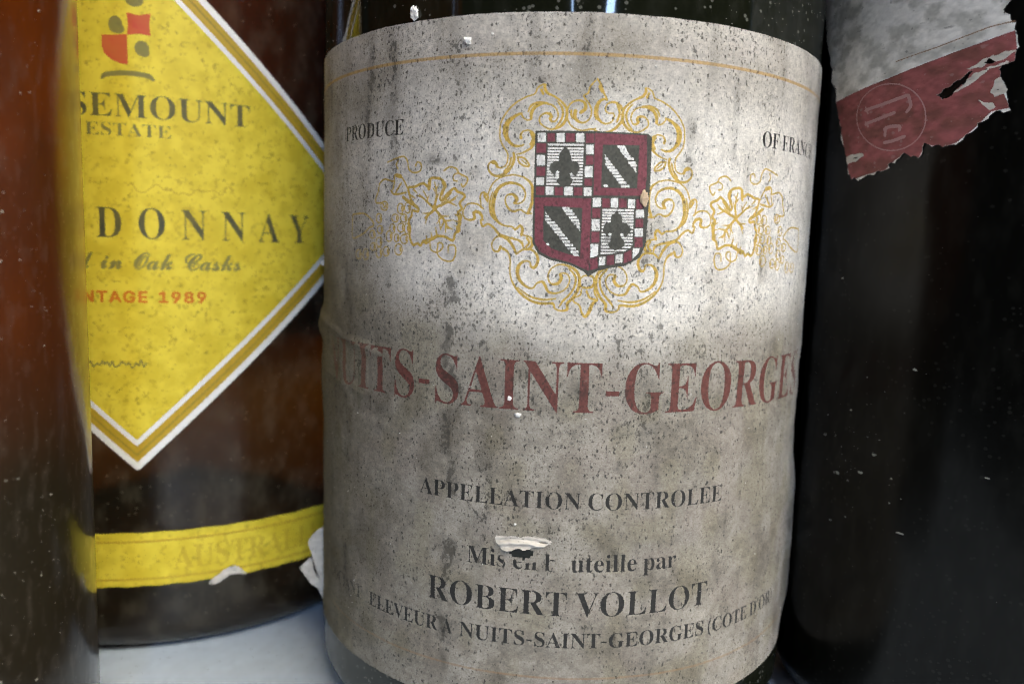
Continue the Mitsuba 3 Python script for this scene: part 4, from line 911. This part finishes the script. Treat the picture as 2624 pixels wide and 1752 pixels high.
ell = lambda x, z, a, b_: affinity.scale(shapely.Point(x, z).buffer(1.0, 8), a, b_)
sheet(YL + 'emblem', YEL, union_all([Polygon([(10.44, 34.25), (12.1, 33.95), (13.86, 34.4), (13.65, 32.6), (13.8, 31.0), (12.1, 31.2), (10.46, 30.85), (10.6, 32.5)]),
                                    Polygon([(6.79, 30.61), (8.6, 30.75), (10.43, 30.97), (10.46, 26.4), (9.4, 26.45), (8.0, 27.05), (7.1, 27.9), (6.75, 29.0)])]), 0.34, 'yellow_red', 1.6, 'red quartered emblem with two dark heads')
sheet(YL + 'emblem_heads', YEL, union_all([ell(8.8, 32.3, 1.0, 1.3), ell(9.35, 31.7, 0.7, 0.75), ell(12.5, 29.0, 1.05, 1.15), ell(12.9, 28.4, 0.7, 0.7)]), 0.34, 'yellow_grey', 1.6)
sheet(YL + 'emblem_ribbon', YEL, stroke([(6.7, 24.2), (7.4, 24.75), (10.3, 25.1), (13.2, 24.9), (14.0, 24.4)], [0.5, 0.75, 0.8, 0.75, 0.5]), 0.34, 'yellow_grey', 1.6)
sheet(YL + 'emblem_crown', YEL, ell(11.6, 36.2, 1.3, 1.0), 0.34, 'yellow_grey', 1.6)

band = Polygon([(u, -49.75 + 0.06 * math.sin(u)) for u in np.linspace(-70, 70, 180)] + [(u, -59.15 + 0.08 * math.sin(u * 1.3)) for u in np.linspace(70, -70, 180)])
chip = Polygon([(20.9, -59.6), (21.6, -58.9), (22.6, -58.4), (23.5, -57.7), (24.4, -57.3), (25.3, -57.15), (26.2, -57.8), (26.9, -58.9), (27.3, -59.6)])
sheet(YB + 'stripe_label', YEL, band.difference(chip.buffer(-0.15)), 0.20, 'yellow_paper', 2.2, 'yellow paper stripe round the bottle, its lower edge chipped white')
sheet(YB + 'stripe_label__border_line', YEL, union_all([LineString([(u, zz_) for u in np.linspace(-68, 68, 120)]).buffer(0.16) for zz_ in (-51.3, -57.9)]), 0.27, 'yellow_gold', 2.0)
sheet(YB + 'stripe_label__gold_lettering', YEL, text('AUSTRALIA', 'b', 15.5, 41.8, -56.6, 4.0, 0.0), 0.27, 'yellow_faint', 1.6)
chip_m = flat(Polygon([(20.9, -59.75), (21.4, -59.0), (22.6, -58.4), (23.5, -57.7), (24.4, -57.3), (25.3, -57.15), (26.2, -57.8), (27.3, -59.2), (25.6, -58.75), (24.3, -58.75), (23.2, -59.5), (22.0, -60.1)]), 0.4)
add(YB + 'stripe_label__torn_chip', (wrap(YEL, chip_m[0][:, 0], chip_m[0][:, 1], 0.45 + 0.5 * meshkit.fbm(np.column_stack([chip_m[0], 0 * chip_m[0][:, 0]]) * 0.9, 3, 1)), chip_m[1]), 'bare_paper', True, 'white torn chip on the lower edge of the yellow stripe')
# the paper on the far side, seen through the wine
sheet(YB + 'back_label', YEL, Polygon([(u, -24.0) for u in np.linspace(112, 176, 40)] + [(u, 62.0) for u in np.linspace(176, 112, 40)]), 0.25, 'bare_paper', 2.5, 'pale back label seen through the amber wine')

# ------------------------------------------------------------------ the torn label on the right-hand bottle
R_ = {k: nums(s) for k, s in (l.split(' ', 1) for l in RIGHT.strip().split('\n'))}
hole = union_all([ragged(R_['slit'], 0.9, 3), ragged(R_['hole2'], 0.7, 4)])
band = Polygon(R_['band'])
whole = union_all([Polygon(R_['white']).buffer(0.02), Polygon([(-61.4, 39.7), (-28.5, 31.1), (-25.5, 60.0), (-60.0, 62.0)]), band])
torn = union_all([ragged(np.array(whole.exterior.coords)[:-1], 1.5, 6)])
RB = 'wine_bottle_003__'
sheet(RB + 'label', RIG, torn.difference(hole), 0.22, 'damp_white', 1.2, 'torn damp white label with a wine red band along its lower edge')
sheet(RB + 'label__red_band', RIG, band.intersection(torn).difference(hole), 0.29, 'damp_red', 1.2)
sheet(RB + 'label__thin_line', RIG, stroke(R_['line'], [0.1, 0.14]), 0.29, 'damp_line', 1.2)
fr = union_all([ragged(R_['fringe%d' % k], 0.7, 10 + k) for k in range(1, 6)]).intersection(torn.buffer(0.4)).difference(hole)
sheet(RB + 'label__torn_fringe', RIG, fr, 0.38, 'bare_paper', 0.8, 'bare white paper where the red print has torn away')
mono = union_all([stroke(R_['e%d' % k], [0.46] if k < 6 else [0.3]) for k in range(8)] + [stroke(R_['ring'], [0.17])])
sheet(RB + 'label__round_emblem', RIG, mono.intersection(band), 0.36, 'damp_pink', 1.0, 'pale monogram in a ring printed on the red band')


# ------------------------------------------------------------------ crumbs and dust
def crumb(size, seed, squash=0.7):
    m = trimesh.creation.icosphere(subdivisions=2, radius=1.0)
    n_ = meshkit.fbm(m.vertices * 1.6 + seed * 3.1, 3, seed)
    m.vertices *= (0.2 + 1.6 * n_)[:, None]
    m.vertices *= np.array(size) * 0.001
    return m


def place(m, b, u, z, off):
    th = u / b[2]
    M = np.eye(4)
    M[:3, 0], M[:3, 1], M[:3, 2] = (math.cos(th), math.sin(th), 0), (math.sin(th), -math.cos(th), 0), (0, 0, 1)
    M[:3, 3] = wrap(b, u, z, off)
    m.apply_transform(M)
    m.invert() if np.linalg.det(M[:3, :3]) < 0 else None
    return m


CR = 'plaster crumbs stuck to the front bottle'
for k, (u, z, s, lab, mtl) in enumerate([
        (-22.87, 28.9, (0.62, 0.4, 0.85), 'largest white plaster crumb, on the dark glass just above the label', 'crumb_white'),
        (-14.95, 24.9, (0.46, 0.4, 0.46), 'white plaster crumb on the top margin of the grey label', 'crumb_white'),
        (-8.17, -19.0, (0.27, 0.25, 0.27), 'small round white crumb between the first red A and I', 'crumb_white'),
        (-7.09, -21.1, (0.38, 0.3, 0.30), 'white crumb just below the red lettering', 'crumb_white'),
        (7.55, 6.4, (0.55, 0.45, 0.85), 'beige chip lodged on the right edge of the crest', 'crumb_beige'),
        (-11.72, 25.5, (0.14, 0.12, 0.16), 'tiny white crumb near the top edge of the grey label', 'crumb_white'),
        (-53.4, -3.6, (0.5, 0.4, 0.42), 'white crumb at the left edge of the grey label', 'crumb_white'),
        (-6.9, -35.4, (0.14, 0.12, 0.16), 'tiny white crumb under the black capitals', 'crumb_white')]):
    key = 'plaster_crumb' + ('_%03d' % k if k else '')
    off = 0.25 if z > 28 else float(lift_grey(u, z)) + 0.12
    add(key, place(crumb(s, k + 1), CEN, u, z, off), mtl, False, lab, 'plaster crumb', CR)


def dust(key, b, spots, bsdf, lab, off=0.03):
    ms = []
    for u, z, s in spots:
        m = trimesh.creation.icosphere(subdivisions=0, radius=1.0)
        m.vertices *= rng.uniform(0.6, 1.3, (len(m.vertices), 1))
        m.vertices *= np.array([s * rng.uniform(1, 2.0), s * 0.5, s * rng.uniform(0.5, 0.9)]) * 0.001
        ms.append(place(m, b, u, z, off))
    add(key, trimesh.util.concatenate(ms), bsdf, False, lab, kind='stuff')


spots = [(rng.uniform(38, 66), rng.uniform(-66, 34), 0.035 + 0.13 * rng.random() ** 5) for _ in range(650)]
dust('wine_bottle_002__dust', LEF, spots, 'dust_grey', 'scattered pale dust on the brown glass')
spots = [(rng.normal(-43, 4), rng.normal(-26, 6), 0.05 + 0.16 * rng.random() ** 4) for _ in range(40)] + [(rng.uniform(-58, -18), rng.uniform(-60, 14), 0.04 + 0.14 * rng.random() ** 5) for _ in range(18)]
spots += [(-35.35, -14.5, 0.22), (-35.36, -37.1, 0.3), (-42.1, -30.4, 0.26), (-46.3, -31.6, 0.3), (-40.1, -27.3, 0.24), (-25.6, -27.0, 0.2)]
dust('wine_bottle_003__dust', RIG, spots, 'dust_dim', 'scattered pale dust on the black glass')
spots = [(rng.uniform(-50, 46), rng.uniform(28.3, 45), 0.03 + 0.10 * rng.random() ** 4) for _ in range(260)] + [(rng.uniform(-52, 46), rng.uniform(-70, -61.6), 0.04 + 0.1 * rng.random() ** 4) for _ in range(80)]
dust('wine_bottle__dust', CEN, spots, 'dust_grey', 'scattered pale dust on the green glass')
spots = [(rng.uniform(U0 + 2, U1 - 2), rng.uniform(Z0 + 2, Z1 - 1), 0.04 + 0.07 * rng.random() ** 3) for _ in range(150)]
dust('wine_bottle__label__grit', CEN, spots, 'crumb_white', 'specks of white grit on the grey label', 0.34)
